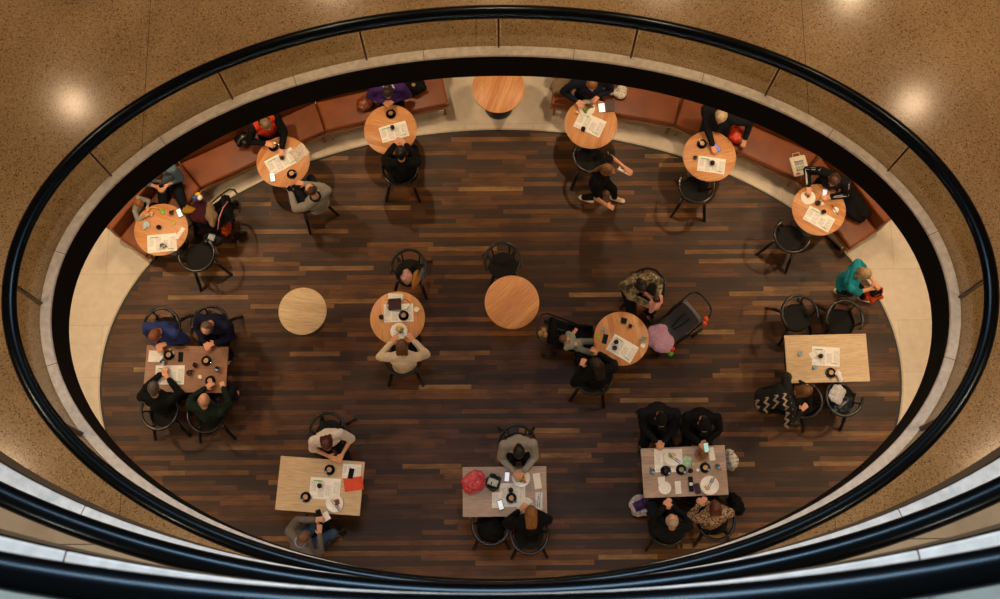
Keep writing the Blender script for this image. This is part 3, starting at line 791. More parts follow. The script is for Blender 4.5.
person('waitress in black walking across the floor with a notepad held out', (608, 170), -20, '0d0d0e', '0e0e10', ('pony', '7d5630'), lean=14, hpitch=12, stand=((614, 199), (583, 199)), hands=((627, 168, 1.12), (607, 207, .85)), sleeve=.35, shoes='d8d4cc')
person('grey-haired person on the right bench in a dark jacket over beige, reading a phone', (721, 117), -112, '14161c', '17171d', ('short', 'c9b291'), lean=2, hands=((746, 140, .62), (713, 148, .80)), extras=collar('a08468', .08), fat=1.3)
person('person at the far right round table in a dark jacket with white sleeve stripes', (834, 180), -118, '12141a', '121218', ('short', '4a2c1c'), lean=20, hands=((829, 199, .80), (806, 188, .80)), extras=stripes('c8c4c0', (-.015, .015)))
person('grey-blond person walking in a teal top and black trousers, white shoes', (865, 274), -18, '1c8796', '101014', ('bob', 'a08560'), lean=12, hpitch=20, stand=((863, 301), (837, 292)), hands=((875, 283, 1.0), (872, 289, .95)), sleeve=.6, shoes='d9d6d0', fat=1.05)
# middle of the floor
person('diner in a cream sweater with light brown hair, eating at the mid-floor round table', (402, 346), 90, 'd9c9b2', '1b1c22', ('bob', '6d4c30'), lean=24, hpitch=42, hands=((391, 341, .80), (414, 339, .80)), fat=1.08, extras=lambda d: None)
person('person in camouflage print with dark bun and olive headband, holding a baby', (641, 286), -72, camo(), '12120f', ('bun', '17110f'), lean=14, hpitch=45, hands=((659, 301, .78), (649, 305, .74)), fat=1.05)
person('dark long-haired person in black with grey sleeve between the two pushchairs', (596, 364), 105, '0c0c0e', '0e0e12', ('long', '24150f'), lean=16, hpitch=35, hyaw=-25, hands=((580, 366, .72), (598, 352, .70)), fat=1.1)
# left table
person('auburn-haired person in a blue shirt leaning over the brown left table', (155, 336), -105, '2a3a72', '14151c', ('short', '7a4526'), lean=26, hands=((167, 345, .79), (157, 347, .79)), fat=1.08)
person('greying person in dark navy with crossed arms at the brown left table', (207, 328), -108, '171733', '14141a', ('thin', '5c4a40'), lean=24, hands=((214, 345, .79), (205, 345, .79)), fat=1.12)
person('greying person in black reading the sheet at the brown left table', (154, 388), 84, '0d0f10', '101014', ('short', '4e463e'), lean=20, hands=((162, 372, .79), (169, 377, .80)), fat=1.12)
person('bald person in dark green at the brown left table', (204, 400), 78, '16231c', '1c1f26', ('bald', '8a7460'), lean=16, hpitch=32, hands=((207, 386, .80), (224, 386, .72)), fat=1.15)
# right table
person('brown-haired person in a black jumper with pale zigzags, leaning at the right table', (805, 391), 8, zigzag(), '0d0d10', ('bob', '6b4522'), lean=41, hpitch=42, hands=((806, 385, .70), (802, 412, .72)), fat=1.1)
# bottom tables
person('red-haired person in a white top with bare forearm at the askew table', (327, 444), -75, 'ddd2ca', '1c1a20', ('bob', '4a1c16'), lean=18, hpitch=40, hands=((343, 457, .79), (330, 458, .78)), sleeve=.6)
person('person in a grey-brown cardigan over blue with jeans, sideways at the askew table', (304, 537), 42, '6a635c', '3d506b', ('short', '6b4c36'), lean=18, hpitch=38, hands=((317, 518, .84), (321, 532, .80)), fat=1.12, extras=collar('7f8fb8', .07))
person('dark-haired person in a pale grey sweater eating at the bottom centre table', (519, 452), -88, '9a948e', '1b1b22', ('short', '15100e'), lean=20, hpitch=45, hands=((523, 474, .80), (514, 474, .80)), fat=1.05)
person('person in black with a blond ponytail eating at the bottom centre table', (531, 512), 92, '0d0c0e', '101014', ('long', '94602f'), lean=16, hpitch=40, hands=((519, 509, .80), (532, 509, .80)), fat=1.12)
person('person in a dark peaked cap with clasped hands at the crowded table', (661, 419), -90, '10131b', '0e1016', ('cap', '0d0d10'), lean=18, hpitch=35, hands=((663, 444, .79), (657, 444, .79)), fat=1.25)
person('person in a black hooded jacket holding a phone over the crowded table', (704, 424), -92, '0b0b0d', '0e0e12', ('cap', '0a0a0c'), lean=20, hpitch=38, hands=((707, 444, .82), (700, 445, .82)), fat=1.12)
person('white-haired person in black with clasped hands at the crowded table', (672, 521), 98, '0f1012', '1d222e', ('thin', 'b09a84'), lean=14, hpitch=36, hands=((665, 504, .80), (671, 505, .80)), fat=1.25)
person('auburn-haired person in leopard print at the crowded table', (715, 507), 100, leopard(), '0e0d10', ('bob', '5a2c16'), lean=16, hpitch=36, hands=((699, 503, .82), (704, 502, .82)), fat=1.12)

# ------------------------------------------------------------ things on the tables
def place(px, py, z): p = at(px, py, z); return p
def sheet(px, py, w_, h, rot, label, m=None, head=True, z=TZ, name='menu_sheet', cat='menu', group=None):
    p = place(px, py, z + .001); n = 6; bm = bmesh.new(); t = .0012; L = []
    for i in range(n + 1):          # two folds, so the paper lifts a little
        x = -w_ / 2 + w_ * i / n; lift = .004 * (1 - cos(2 * pi * i / n * 2)) / 2
        L.append([bm.verts.new(v) for v in ((x, -h / 2, lift), (x, h / 2, lift), (x, h / 2, lift + t), (x, -h / 2, lift + t))])
    for i in range(n): bridge(bm, L[i], L[i + 1])
    bm.faces.new(L[0]); bm.faces.new(L[-1])
    o = obj(name, bm, m or M_PRINT, None, loc=p, rz=R(rot)); tag(o, label, cat, group)
    if head:
        for c_, s_ in (((-w_ * .26, h * .34, .0075), (w_ * .3, .012, .001)), ((w_ * .3, -h * .36, .0075), (w_ * .2, .009, .001))):
            bm = bmesh.new(); box(bm, c_, s_); obj('headline', bm, M_GREEN, o)
    return o
def napkin(px, py, w_, h, rot, label, m=None, z=TZ, name='napkin', group='paper napkins', fold=.004):
    p = place(px, py, z + .001); bm = bmesh.new()
    box(bm, (0, 0, fold / 2), (w_, h, fold)); box(bm, (w_ * .03, h * .02, fold + .001), (w_ * .93, h * .94, .002), .03)
    o = obj(name, bm, m or M_PAPER, None, loc=p, rz=R(rot), bevel=.001); return tag(o, label, 'napkin' if name == 'napkin' else name.replace('_', ' '), group)
def cup(px, py, label, rot=0, fill=None, m=None, saucer=True, z=TZ, s=1., name='coffee_cup', tall=1.):
    p = place(px, py, z + .001); z0 = 0
    if saucer:
        bm = bmesh.new(); lathe(bm, [(0, .002), (.035, .002), (.04, 0), (.073, .010), (.076, .013), (.071, .0125), (.04, .0055), (0, .0055)], 28)
        tag(obj('saucer', bm, m or M_BCHINA, None, True, loc=p), ' '.join(label.replace('coffee cup', 'saucer under the coffee cup', 1).split()[:16]), 'saucer', 'saucers'); z0 = .0065
    q = p + V((0, 0, z0)); root = thing(name, label, 'cup', q, R(rot), 'coffee cups')
    h = .055 * s * tall; r = .041 * s; bm = bmesh.new()
    lathe(bm, [(0, 0), (r * .6, 0), (r * .85, h * .3), (r, h), (r * .93, h), (r * .8, h * .35), (r * .5, h * .12), (0, h * .1)], 24); obj('cup_body', bm, m or M_BCHINA, root, True, auto=True)
    bm = bmesh.new(); tube(bm, [(r * .93, 0, h * .8), (r * 1.5, 0, h * .78), (r * 1.6, 0, h * .45), (r * .85, 0, h * .28)], .004, 6); obj('handle', bm, m or M_BCHINA, root, True)
    bm = bmesh.new(); lathe(bm, [(0, h * .7), (r * .86, h * .7), (r * .88, h * .78), (0, h * .80)], 20); obj('coffee', bm, fill or M_FOAM, root, True, auto=True)
    if saucer:
        a = R(rot + 200); bm = bmesh.new(); d = V((cos(a), sin(a), 0)); c = p + d * .058 + V((0, 0, .016))
        sp = thing('teaspoon', ' '.join(label.replace('coffee cup', 'teaspoon by the coffee cup', 1).split()[:16]), 'teaspoon', c, a + 1.4, 'teaspoons')
        bm = bmesh.new(); tube(bm, [(-.05, 0, 0), (.03, 0, .001)], [.0022, .003], 6); obj('handle', bm, M_STEEL, sp, True)
        bm = bmesh.new(); ell(bm, (.045, 0, 0), (.018, .011, .004)); obj('bowl', bm, M_STEEL, sp, True)
    return root
def glassware(px, py, label, col=None, h=.085, r=.033, z=TZ, group='drinking glasses'):
    p = place(px, py, z + .001); root = thing('drinking_glass', label, 'glass', p, 0, group); bm = bmesh.new()
    lathe(bm, [(0, 0), (r * .8, 0), (r, h), (r * .93, h), (r * .75, .006), (0, .006)], 20); obj('tumbler', bm, M_CLEAR, root, True, auto=True)
    bm = bmesh.new(); lathe(bm, [(0, .008), (r * .72, .008), (r * .84, h * .55), (0, h * .55)], 20); obj('drink', bm, col or M_WATER, root, True, auto=True)
def phone(px, py, rot, label, scr=None, z=TZ, s=1., name='mobile_phone', tilt=0, w_=.072, h=.145):
    p = place(px, py, z + .006); root = thing(name, label, name.replace('_', ' ').replace('mobile ', ''), p, R(rot), None)
    root.rotation_euler = (R(tilt), 0, R(rot)); root['group'] = 'phones and tablets'
    bm = bmesh.new(); box(bm, (0, 0, 0), (w_ * s, h * s, .008)); obj('phone_body', bm, M_PHONE, root, bevel=.003)
    bm = bmesh.new(); box(bm, (0, 0, .0045), (w_ * s * .88, h * s * .88, .001)); obj('screen', bm, scr or M_SCR, root)
def pot(px, py, label, z=TZ, col='3a1712', flowers=False):
    p = place(px, py, z + .001); root = thing('condiment_jar', label, 'condiment jar', p, random.random() * 6, 'small dark jars of sugar sachets')
    bm = bmesh.new(); lathe(bm, [(0, 0), (.028, 0), (.034, .01), (.034, .06), (.030, .062), (.029, .01), (0, .008)], 18); obj('jar', bm, M_JAR, root, True, auto=True)
    for i in range(7):
        a = i * .9; bm = bmesh.new(); box(bm, (.016 * cos(a), .016 * sin(a), .055), (.024, .004, .06), a + .5, M.Rotation(.35 * sin(i * 2.1), 4, 'X'))
        obj('sachet', bm, mat('sachet_%d' % (i % 3), ('5a3a24', '2a1a14', col)[i % 3], .7), root)
def plate(px, py, r, label, food=None, z=TZ, m=None, knife=0, rot=0, name='plate'):
    p = place(px, py, z + .001); bm = bmesh.new()
    lathe(bm, [(0, .002), (r * .5, .002), (r * .58, 0), (r * .62, .002), (r * .97, .013), (r, .016), (r * .965, .0165), (r * .68, .008), (r * .6, .0065), (0, .0065)], 40)
    tag(obj(name, bm, m or M_CHINA, None, True, loc=p), label, 'plate' if name == 'plate' else name, 'plates')
    if food:
        fl = 'food'
        root = thing('meal', 'food on the ' + ' '.join(label.split()[:13]), 'food', p + V((0, 0, .008)), R(rot), 'meals on plates')
        rnd = random.Random(int(px * 7 + py))
        for i, (c, n_, sz) in enumerate(food):
            bm = bmesh.new(); ca = rnd.random() * 6.28; cx, cy = r * .3 * cos(ca), r * .3 * sin(ca)
            for k in range(n_):
                a = rnd.random() * 6.28; q = rnd.random() * r * .3
                ell(bm, (cx + q * cos(a), cy + q * sin(a), .006 + rnd.random() * .006), (1.35 * sz * (.7 + rnd.random() * .8), 1.35 * sz * (.5 + rnd.random() * .5), .006 + rnd.random() * .006), M.Rotation(rnd.random() * 6, 3, 'Z'), 8)
            obj(('salad', 'main_dish', 'garnish', 'sauce')[i % 4], bm, mat('food_' + c, c, .55, var=.3, scale=120), root, True)
    if knife:
        for k, (nm, off) in enumerate((('knife', -.012), ('fork', .014))):
            if knife == 1 and k == 1: break
            a = R(rot); d = V((cos(a), sin(a), 0)); c = p + V((-d.y, d.x, 0)) * off + d * (r * .25) + V((0, 0, .021))
            u = thing(nm, '%s on the %s' % (nm, ' '.join(label.split()[:13])), nm, c, a, 'cutlery')
            bm = bmesh.new(); tube(bm, [(-.10, 0, 0), (.01, 0, 0)], [.005, .0035], 6, flat=.5); obj('handle', bm, M_STEEL, u, True)
            bm = bmesh.new()
            if k == 0: prism(bm, [(.01, -.006), (.09, -.007), (.105, .002), (.09, .007), (.01, .005)], -.001, .001); obj('blade', bm, M_STEEL, u)
            else:
                box(bm, (.025, 0, 0), (.03, .018, .002))
                for t_ in (-.007, -.0023, .0023, .007): box(bm, (.06, t_, 0), (.045, .0025, .002))
                obj('tines', bm, M_STEEL, u)
def jug(px, py, label, z=TZ, rot=0):
    p = place(px, py, z + .001); root = thing('milk_jug', label, 'jug', p, R(rot), 'shiny steel jugs')
    bm = bmesh.new(); lathe(bm, [(0, 0), (.036, 0), (.042, .02), (.036, .06), (.030, .075), (.033, .085), (.030, .085), (.026, .075), (.03, .01), (0, .008)], 22); obj('jug_body', bm, M_STEEL, root, True, auto=True)
    bm = bmesh.new(); tube(bm, [(.032, 0, .075), (.065, 0, .07), (.068, 0, .035), (.038, 0, .02)], .004, 6); obj('handle', bm, M_STEEL, root, True)
    bm = bmesh.new(); prism(bm, [(-.03, -.012), (-.055, 0), (-.03, .012)], .076, .085); obj('spout', bm, M_STEEL, root)
def block(px, py, w_, h, d, rot, label, m, name, cat, z=TZ, group=None, line=None):
    p = place(px, py, z + .001 + d); p.z = z + .001; bm = bmesh.new(); box(bm, (0, 0, d / 2), (w_, h, d))
    o = obj(name, bm, m, None, bevel=min(d * .3, .006), loc=p, rz=R(rot)); tag(o, label, cat, group)
    if line:
        bm = bmesh.new(); box(bm, (0, 0, d + .0008), (w_ * .7, h * .2, .0012)); obj('printed_band', bm, line, o)
    return o
def soft(px, py, dims, rot, label, m, name, cat, z, lumps=7, handles=None, seed=1, group=None, wr=.014, extra=None):
    """slumped cloth / plastic thing resting at height z"""
    w_, d, h = dims; rn = random.Random(seed); p = place(px, py, z + h * .6); p.z = z + .003
    root = thing(name, label, cat, p, R(rot), group); bm = bmesh.new()
    ell(bm, (0, 0, h * .5), (w_ * .46, d * .46, h * .5), None, 16)
    for i in range(lumps):
        a = rn.random() * 6.28; q = .24 + rn.random() * .1
        ell(bm, (w_ * q * cos(a), d * q * sin(a), h * (.35 + .3 * rn.random())), (w_ * .25, d * .22, h * (.28 + .1 * rn.random())), M.Rotation(a, 3, 'Z'), 10)
    b = blend('folded_body', bm, .010, m, root, 2, wr, 16 if wr < .018 else 7)
    zs = [v.co.z for v in b.data.vertices]; b.location.z = -min(zs)
    if handles:
        for k in range(2):
            s = -1 if k else 1; bm = bmesh.new()
            tube(bm, [(-w_ * .2, s * d * .2, h * .85), (-w_ * .15, s * d * .32, h * 1.15), (w_ * .15, s * d * .32, h * 1.15), (w_ * .2, s * d * .2, h * .85)], .008, 6); obj('handle', bm, handles, root, True)
    if extra: extra(root, w_, d, h)
    return root
def print_band(col, name='printed_panel', k=.5):
    def f(root, w_, d, h):
        bm = bmesh.new(); n = 8; L = []
        for i in range(n + 1):
            x = -w_ * .3 * k / .5 + w_ * .6 * k / .5 * i / n; z = h * (1.02 + .03 * math.sin(i * 1.7))
            L.append([bm.verts.new(v) for v in ((x, -d * .2, z), (x, d * .2, z + .004), (x, d * .2, z + .008), (x, -d * .2, z + .005))])
        for i in range(n): bridge(bm, L[i], L[i + 1])
        bm.faces.new(L[0]); bm.faces.new(L[-1]); obj(name, bm, col, root, True)
    return f
MB = lambda c: cloth('bag_' + c, c, 60, .2)
PLAST = lambda c: mat('plastic_' + c, c, .28, var=.2, scale=18, spec=.6)

# --- leftmost bench table
sheet(162, 243, .43, .27, 5, 'printed menu sheet on the leftmost round table, under a black cup')
cup(163, 246.5, 'black coffee cup standing on the menu sheet of the leftmost round table', 0, M_COFFEE, saucer=False, z=TZ + .006, s=.9)
napkin(180, 233, .06, .19, -32, 'long white folded receipt at the right edge of the leftmost round table', M_PRINT, name='receipt', group=None)
soft(146.5, 225, (.15, .11, .045), 20, 'crumpled pale blue and white packet on the leftmost round table', PLAST('a9bccb'), 'snack_packet', 'packet', TZ, 5, seed=3)
cup(151.4, 214.8, 'small white cup beside the banana', 30, M_FOAM, M_CHINA, False, s=.85)
bm = bmesh.new(); tube(bm, [(-.09, -.02, .018), (-.05, .012, .018), (0, .024, .018), (.05, .012, .018), (.085, -.02, .018)], [.006, .016, .018, .015, .005], 8)
ban = obj('banana', bm, mat('banana_yellow', 'd8a520', .5), None, True, loc=place(152.6, 209, TZ), rz=R(10)); tag(ban, 'yellow banana at the top edge of the leftmost round table', 'banana')
bm = bmesh.new(); tube(bm, [(.084, -.018, .018), (.098, -.034, .02)], [.005, .006], 6); obj('stalk', bm, mat('banana_stalk', '5a4512', .7), ban, True)
def lidded(px, py, col, label, r=.036, h=.03, name='lidded_tub', z=TZ, cat='tub'):
    p = place(px, py, z + .001); root = thing(name, label, cat, p, 0)
    bm = bmesh.new(); lathe(bm, [(0, 0), (r * .8, 0), (r * .92, h * .8), (0, h * .8)], 20); obj('tub', bm, mat('tub_' + col, col, .35), root, True, auto=True)
    bm = bmesh.new(); lathe(bm, [(0, h * .8), (r, h * .8), (r, h), (r * .85, h * 1.05), (0, h * 1.05)], 20); obj('lid', bm, mat('lid_' + col, col, .3), root, True, auto=True)
lidded(163, 212, '62b32c', 'bright green lidded tub on the leftmost round table')
cup(172, 213.5, 'black coffee cup between the green tub and the phone', 60, M_COFFEE, saucer=False, s=.85)
phone(179.5, 213, 25, 'phone with lit white screen on the leftmost round table')
lidded(173.7, 223, 'b3a41c', 'mustard yellow tub on the leftmost round table', .034, .025)
pot(159.6, 228, 'small dark condiment jar on the leftmost round table')
phone(162, 189, 10, 'phone held by the person in denim-blue', M_SCRD, z=.86, tilt=20)
# --- red vest table
sheet(281.6, 161.4, .46, .26, 30, 'printed menu sheet with green heading on the table of the person in the red vest')
sheet(299.5, 152.5, .25, .21, 38, 'folded newspaper page with a colour picture at the right of the red vest person\'s table', M_NEWS, False, name='newspaper', cat='newspaper', z=TZ + .004)
cup(273.6, 147, 'black coffee cup with milk foam held by the person in the red vest', 150)
cup(292, 174.3, 'black coffee cup with milk foam in front of the balding person in grey', 60)
phone(272.5, 177.3, 10, 'phone with lit screen at the lower left edge of the red vest person\'s table')
pot(282.3, 158.5, 'small dark condiment jar on the red vest person\'s table', TZ + .006)
phone(291, 190.5, 40, 'phone held in the hands of the balding person in grey', M_SCRD, z=.82, tilt=15)
soft(243, 138.6, (.28, .22, .24), 20, 'black handbag on the bench left of the person in the red vest', PLAST('0c0c0e'), 'handbag', 'bag', .46, 6, M_BLACK, 5)
# --- purple top table
sheet(394, 131.8, .42, .25, 16, 'printed menu sheet with green heading on the table below the purple top')
cup(391, 114.4, 'black coffee cup with foam in front of the person in purple', 200)
pot(392.6, 128.3, 'small dark condiment jar on the purple top person\'s table', TZ + .006, '8a3a1c')
cup(396.3, 146, 'pale coffee cup held by the person in black seen from behind', 90, M_FOAM, M_CHINA, False)
soft(365, 103, (.26, .24, .16), 0, 'crinkled clear brownish plastic bag on the bench left of the person in purple', PLAST('7a3f22'), 'plastic_bag', 'bag', .46, 6, seed=9)
soft(414, 87, (.34, .26, .22), 0, 'black bag with a small round badge on the bench right of the person in purple', MB('0b0b0d'), 'shoulder_bag', 'bag', .46, 6, M_BLACK, 11, extra=lambda r, w_, d, h: (lambda b: (ell(b, (0, 0, h * 1.0), (.03, .03, .012)), obj('badge', b, mat('badge', 'a9805a', .5), r, True)))(bmesh.new()))
# --- full plate table
plate(586.7, 108.3, .125, 'large white plate of salad in front of the navy-clad diner', [('5c7a2a', 9, .02), ('7d4a24', 5, .022), ('c9b36a', 4, .015)], knife=2, rot=40)
glassware(577, 112.8, 'small glass of orange juice by the navy-clad diner\'s plate', mat('orange_juice', 'd08a14', .3), .07)
sheet(590, 124, .43, .28, -26, 'printed menu sheet on the table with the full salad plate')
pot(583, 130, 'small dark condiment jar on the table with the full salad plate', TZ + .006)
block(609.6, 105.5, .15, .20, .012, 4, 'brown tablet case lying open beside the lit tablet', mat('brown_case', '3a1a14', .5), 'tablet_case', 'case')
phone(602, 107.8, 6, 'small tablet with lit white screen beside the salad plate', M_SCR, name='tablet', w_=.115, h=.16)
soft(561, 86, (.34, .3, .2), 10, 'beige woollen coat heaped on the bench left of the navy-clad diner', MB('7c6a54'), 'folded_coat', 'coat', .46, 8, seed=21)
soft(621, 92, (.20, .26, .12), -20, 'white scarf with black marks on the bench right of the navy-clad diner', printed('patterned_cloth', 'd8d2c8', '14120f', 2, 5), 'folded_scarf', 'scarf', .46, 6, seed=22)
soft(611, 90, (.11, .2, .14), 0, 'narrow white cloth bag beside the navy-clad diner', MB('cfcac2'), 'cloth_bag', 'bag', .46, 4, seed=23)
block(625, 170, .20, .09, .01, -30, 'white order pad held out by the walking waitress', M_PAPER, 'order_pad', 'notepad', z=1.13, line=M_BLACK)
# --- grey-haired person's table
cup(701.7, 144.3, 'black coffee cup with a biscuit on its saucer at the grey-haired person\'s table', 130)
phone(716.5, 147.5, 30, 'phone with blue screen under the grey-haired person\'s hand', M_SCRB)
sheet(711.4, 165, .41, .24, -9, 'printed menu sheet on the grey-haired person\'s table')
pot(712, 163.7, 'small dark condiment jar on the grey-haired person\'s table', TZ + .006, '2a1a40')
cup(694.7, 158.6, 'small black coffee cup without saucer at the left of the grey-haired person\'s table', 60, M_COFFEE, saucer=False, s=.8)
soft(735.5, 134.5, (.26, .30, .2), 20, 'bright orange plastic bag on the bench by the grey-haired person', PLAST('d8401a'), 'plastic_bag', 'bag', .46, 6, seed=31)
# --- far right table
plate(808, 197.8, .11, 'white plate with a pastry crust at the far right round table', [('a8682c', 3, .015)])
phone(824.7, 193.6, -8, 'phone with lit white screen at the far right round table')
cup(817, 204, 'black coffee cup beside the pastry plate at the far right round table', 30, M_COFFEE, saucer=False)
napkin(821.5, 202.5, .05, .09, 30, 'small white paper napkin beside the far right person\'s black cup')
sheet(819, 219, .42, .24, -31, 'printed menu sheet with green heading on the far right round table')
pot(823, 212.6, 'small dark condiment jar on the far right round table', TZ + .006, '8a2014')
plate(835.5, 210, .045, 'tiny white dish with a spoon at the right edge of the far right round table', None, knife=1, rot=-60)
def tote_print(root, w_, d, h):
    for k, (y, c) in enumerate(((.06, '2f4f9a'), (.02, '3f78c0'), (-.03, '6a9a3a'), (-.07, '2f4f9a'))):
        bm = bmesh.new()
        for i in range(4): tube(bm, [(-.055 + .036 * i + .013 * cos(R(a)), y + .013 * sin(R(a)), h + .008) for a in range(0, 360, 45)], .004, 5, closed=True)
        obj('printed_motif', bm, mat('ink_' + c, c, .8), root, True)
    bm = bmesh.new(); box(bm, (-.06, -.125, h + .004), (.06, .02, .006)); obj('red_corner', bm, mat('ink_red', 'b02020', .8), root)
p = place(800, 165, .53); root = thing('tote_bag', 'cream tote bag with blue and green print lying flat on the right bench', 'bag', (p.x, p.y, .462), R(12))
bm = bmesh.new(); box(bm, (0, 0, .03), (.25, .31, .05)); obj('bag_body', bm, MB('e2d6c2'), root, bevel=.02); tote_print(root, .25, .31, .056)
for s in (-1, 1):
    bm = bmesh.new(); tube(bm, [(-.06, .15, .03), (-.05, .21, .02 + .01 * s), (.05, .21, .02 + .01 * s), (.06, .15, .03)], .007, 6); obj('handle', bm, MB('c9b596'), root, True)
soft(858, 200, (.52, .62, .26), 25, 'large black padded coat heaped on the far right bench', MB('0d0d0f'), 'folded_coat', 'coat', .46, 12, seed=41, wr=.02)
soft(874, 293.5, (.30, .22, .22), 20, 'orange and black bag carried by the person in the teal top', MB('c2461c'), 'carrier_bag', 'bag', .55, 5, M_BLACK, 43, extra=print_band(M_BLACK))
# --- cream sweater table
sheet(398.6, 313, .43, .27, 2, 'printed menu sheet on the cream sweater diner\'s table')
cup(403.7, 315.8, 'black coffee cup with foam standing on the cream sweater diner\'s menu', 250, z=TZ + .006)
pot(381.5, 317.6, 'small dark condiment jar at the left of the cream sweater diner\'s table')
cup(416.5, 310, 'white coffee cup alone at the right of the cream sweater diner\'s table', 20, M_CHINA, M_CHINA, False, s=.95)
napkin(395.5, 297, .22, .10, -4, 'white leaflet under the dark red wallet', z=TZ, name='leaflet', group=None)
block(394.6, 304, .19, .17, .02, 3, 'dark red leather wallet on the cream sweater diner\'s table', mat('oxblood_leather', '3a1614', .4), 'wallet', 'wallet', z=TZ + .008)
bm = bmesh.new(); tube(bm, [(.02, .06, .012), (.12, .09, .01), (.20, .02, .01), (.14, -.06, .012), (0, -.09, .015), (-.12, -.07, .012), (-.16, 0, .01), (-.12, .07, .01), (-.04, .08, .012)], .004, 6)
tag(obj('cord', bm, M_BLACK, None, True, loc=place(397.5, 305.5, TZ + .02)), 'thin black cord looped round the dark red wallet', 'cord')
plate(399, 331.5, .125, 'white plate of food in front of the cream sweater diner', [('6f8a34', 7, .02), ('d0b060', 6, .022), ('8a4a24', 4, .02), ('e2d8c0', 3, .02)], knife=2, rot=-35)
soft(407, 277, (.17, .26, .16), 5, 'pinkish clear plastic bag on the mid-floor chair', PLAST('b98a80'), 'plastic_bag', 'bag', .475, 6, seed=51)
soft(415.5, 279.5, (.13, .34, .15), -12, 'tan cloth bag leaning in the middle of the mid-floor chair', MB('9a6a34'), 'cloth_bag', 'bag', .475, 5, seed=52)
soft(422, 274, (.08, .22, .15), -8, 'grey striped umbrella pouch at the right side of the mid-floor chair', MB('5a5f60'), 'umbrella_pouch', 'pouch', .475, 4, seed=53)
# --- pushchair table
sheet(622.5, 348.5, .40, .27, -31, 'printed menu sheet on the table between the pushchairs')
block(624, 320.6, .085, .085, .02, -12, 'small square black wallet on the table between the pushchairs', M_PHONE, 'wallet', 'wallet')
cup(630, 326.5, 'small dark coffee cup beside the square black wallet', 0, M_COFFEE, saucer=False, s=.75)
lidded(597.5, 336.5, '8ab82c', 'lime green tub at the left edge of the table between the pushchairs', .03, .03)
glassware(603, 330, 'clear drinking glass on the table between the pushchairs')
phone(605, 339, -15, 'black phone on the table between the pushchairs', M_SCRD)
pot(616, 342.5, 'small dark condiment jar on the table between the pushchairs', TZ + .006)
cup(614.3, 348.5, 'black coffee cup standing on the menu between the pushchairs', 40, M_COFFEE, saucer=False, z=TZ + .006, s=.9)
cup(643, 339.5, 'pale teal cup at the right edge of the pushchair table', 30, mat('teal_lid', '6fa39a', .5), mat('teal_cup', '7fb0a6', .4), False, s=.85)
cup(642.6, 346, 'white cup just below the pale teal cup', 30, M_CHINA, M_CHINA, False, s=.9)
block(596, 344.5, .05, .03, .015, 60, 'orange peel piece at the left edge of the pushchair table', mat('orange_peel', 'c8741c', .6), 'orange_peel', 'peel')
# --- brown left table
napkin(156, 356.5, .21, .17, -3, 'stack of white paper napkins at the upper left corner of the brown table', fold=.012)
cup(169.3, 355.3, 'black coffee cup with pale coffee beside the napkin stack', 200)
jug(163.5, 362.5, 'small shiny steel jug below the napkin stack', rot=90)
phone(180.6, 357, 0, 'black phone lying dark on the brown left table', M_SCRD)
sheet(169.8, 375, .42, .28, 0, 'printed menu sheet under the reader\'s hand on the brown left table')
cup(190, 373.3, 'black coffee cup without saucer at the centre of the brown left table', 45, M_COFFEE, saucer=False)
pot(195.7, 365.5, 'small dark condiment jar at the centre of the brown left table')
cup(206.7, 361, 'black coffee cup at the upper right of the brown left table', 100)
jug(218, 369.5, 'small shiny steel jug at the right edge of the brown left table', rot=-60)
cup(210.5, 381, 'black coffee cup in front of the bald person in green', 20)
soft(200, 377, (.07, .08, .03), 0, 'crumpled white napkin near the bald person\'s coffee', M_PAPER, 'crumpled_napkin', 'napkin', TZ, 4, seed=61, wr=.006)
# --- pale right table
sheet(825.8, 356.4, .40, .28, -4, 'printed menu sheet with green heading on the pale oak right table')
napkin(812.5, 355, .09, .09, 25, 'square white napkin overlapping the menu on the pale oak right table', z=TZ + .006)
pot(820, 356.5, 'small dark condiment jar on the pale oak right table', TZ + .009, '5a2a1c')
glassware(799.6, 354.5, 'pale blue water glass at the left of the pale oak right table')
glassware(814.4, 368, 'pale blue water glass below the menu on the pale oak right table')
cup(830.4, 373, 'black coffee cup at the lower edge of the pale oak right table', 30)
soft(839.3, 376, (.085, .22, .06), 14, 'rolled white towel at the lower edge of the pale oak right table', M_PAPER, 'rolled_towel', 'towel', TZ, 5, seed=71, wr=.005)
soft(841, 405, (.36, .30, .16), 10, 'shiny dark blue handbag on the chair below the pale oak table', PLAST('16222c'), 'handbag', 'bag', .475, 6, PLAST('16222c'), 72)
soft(837, 394, (.24, .30, .10), -25, 'crumpled white printed carrier bag on the dark blue handbag', printed('crumpled_print', 'c9c9cb', '7a7f86', 2, 9), 'carrier_bag', 'bag', .64, 6, seed=73, wr=.016)
# --- askew lower left table
cup(329.7, 470, 'black coffee cup in front of the red-haired person', 30)
cup(305.9, 497.2, 'black coffee cup at the lower left of the askew table', 120)
sheet(325, 488.5, .43, .30, -4, 'printed menu sheet at the centre of the askew pale table')
pot(320, 486, 'small dark condiment jar on the askew pale table', TZ + .006)
plate(334.5, 503.5, .125, 'white plate with brown cake pieces on the askew pale table', [('6a3418', 4, .02), ('8a5030', 3, .016)], knife=2, rot=-50)
sheet(351.7, 471.2, .26, .20, -4, 'creased white sheet at the upper right corner of the askew table', None, False)
phone(351, 473.5, -12, 'black phone lying on the creased white sheet', M_SCRD, z=TZ + .006)
block(353.5, 484, .27, .19, .006, 8, 'bright orange paper folder at the right end of the askew table', mat('orange_folder', 'd8471c', .6), 'paper_folder', 'folder')
phone(319.3, 514.5, 20, 'black phone held by the person in jeans', M_SCRD, z=.86, tilt=15)
napkin(325, 517, .13, .12, 30, 'white napkin under the phone of the person in jeans', z=.84)
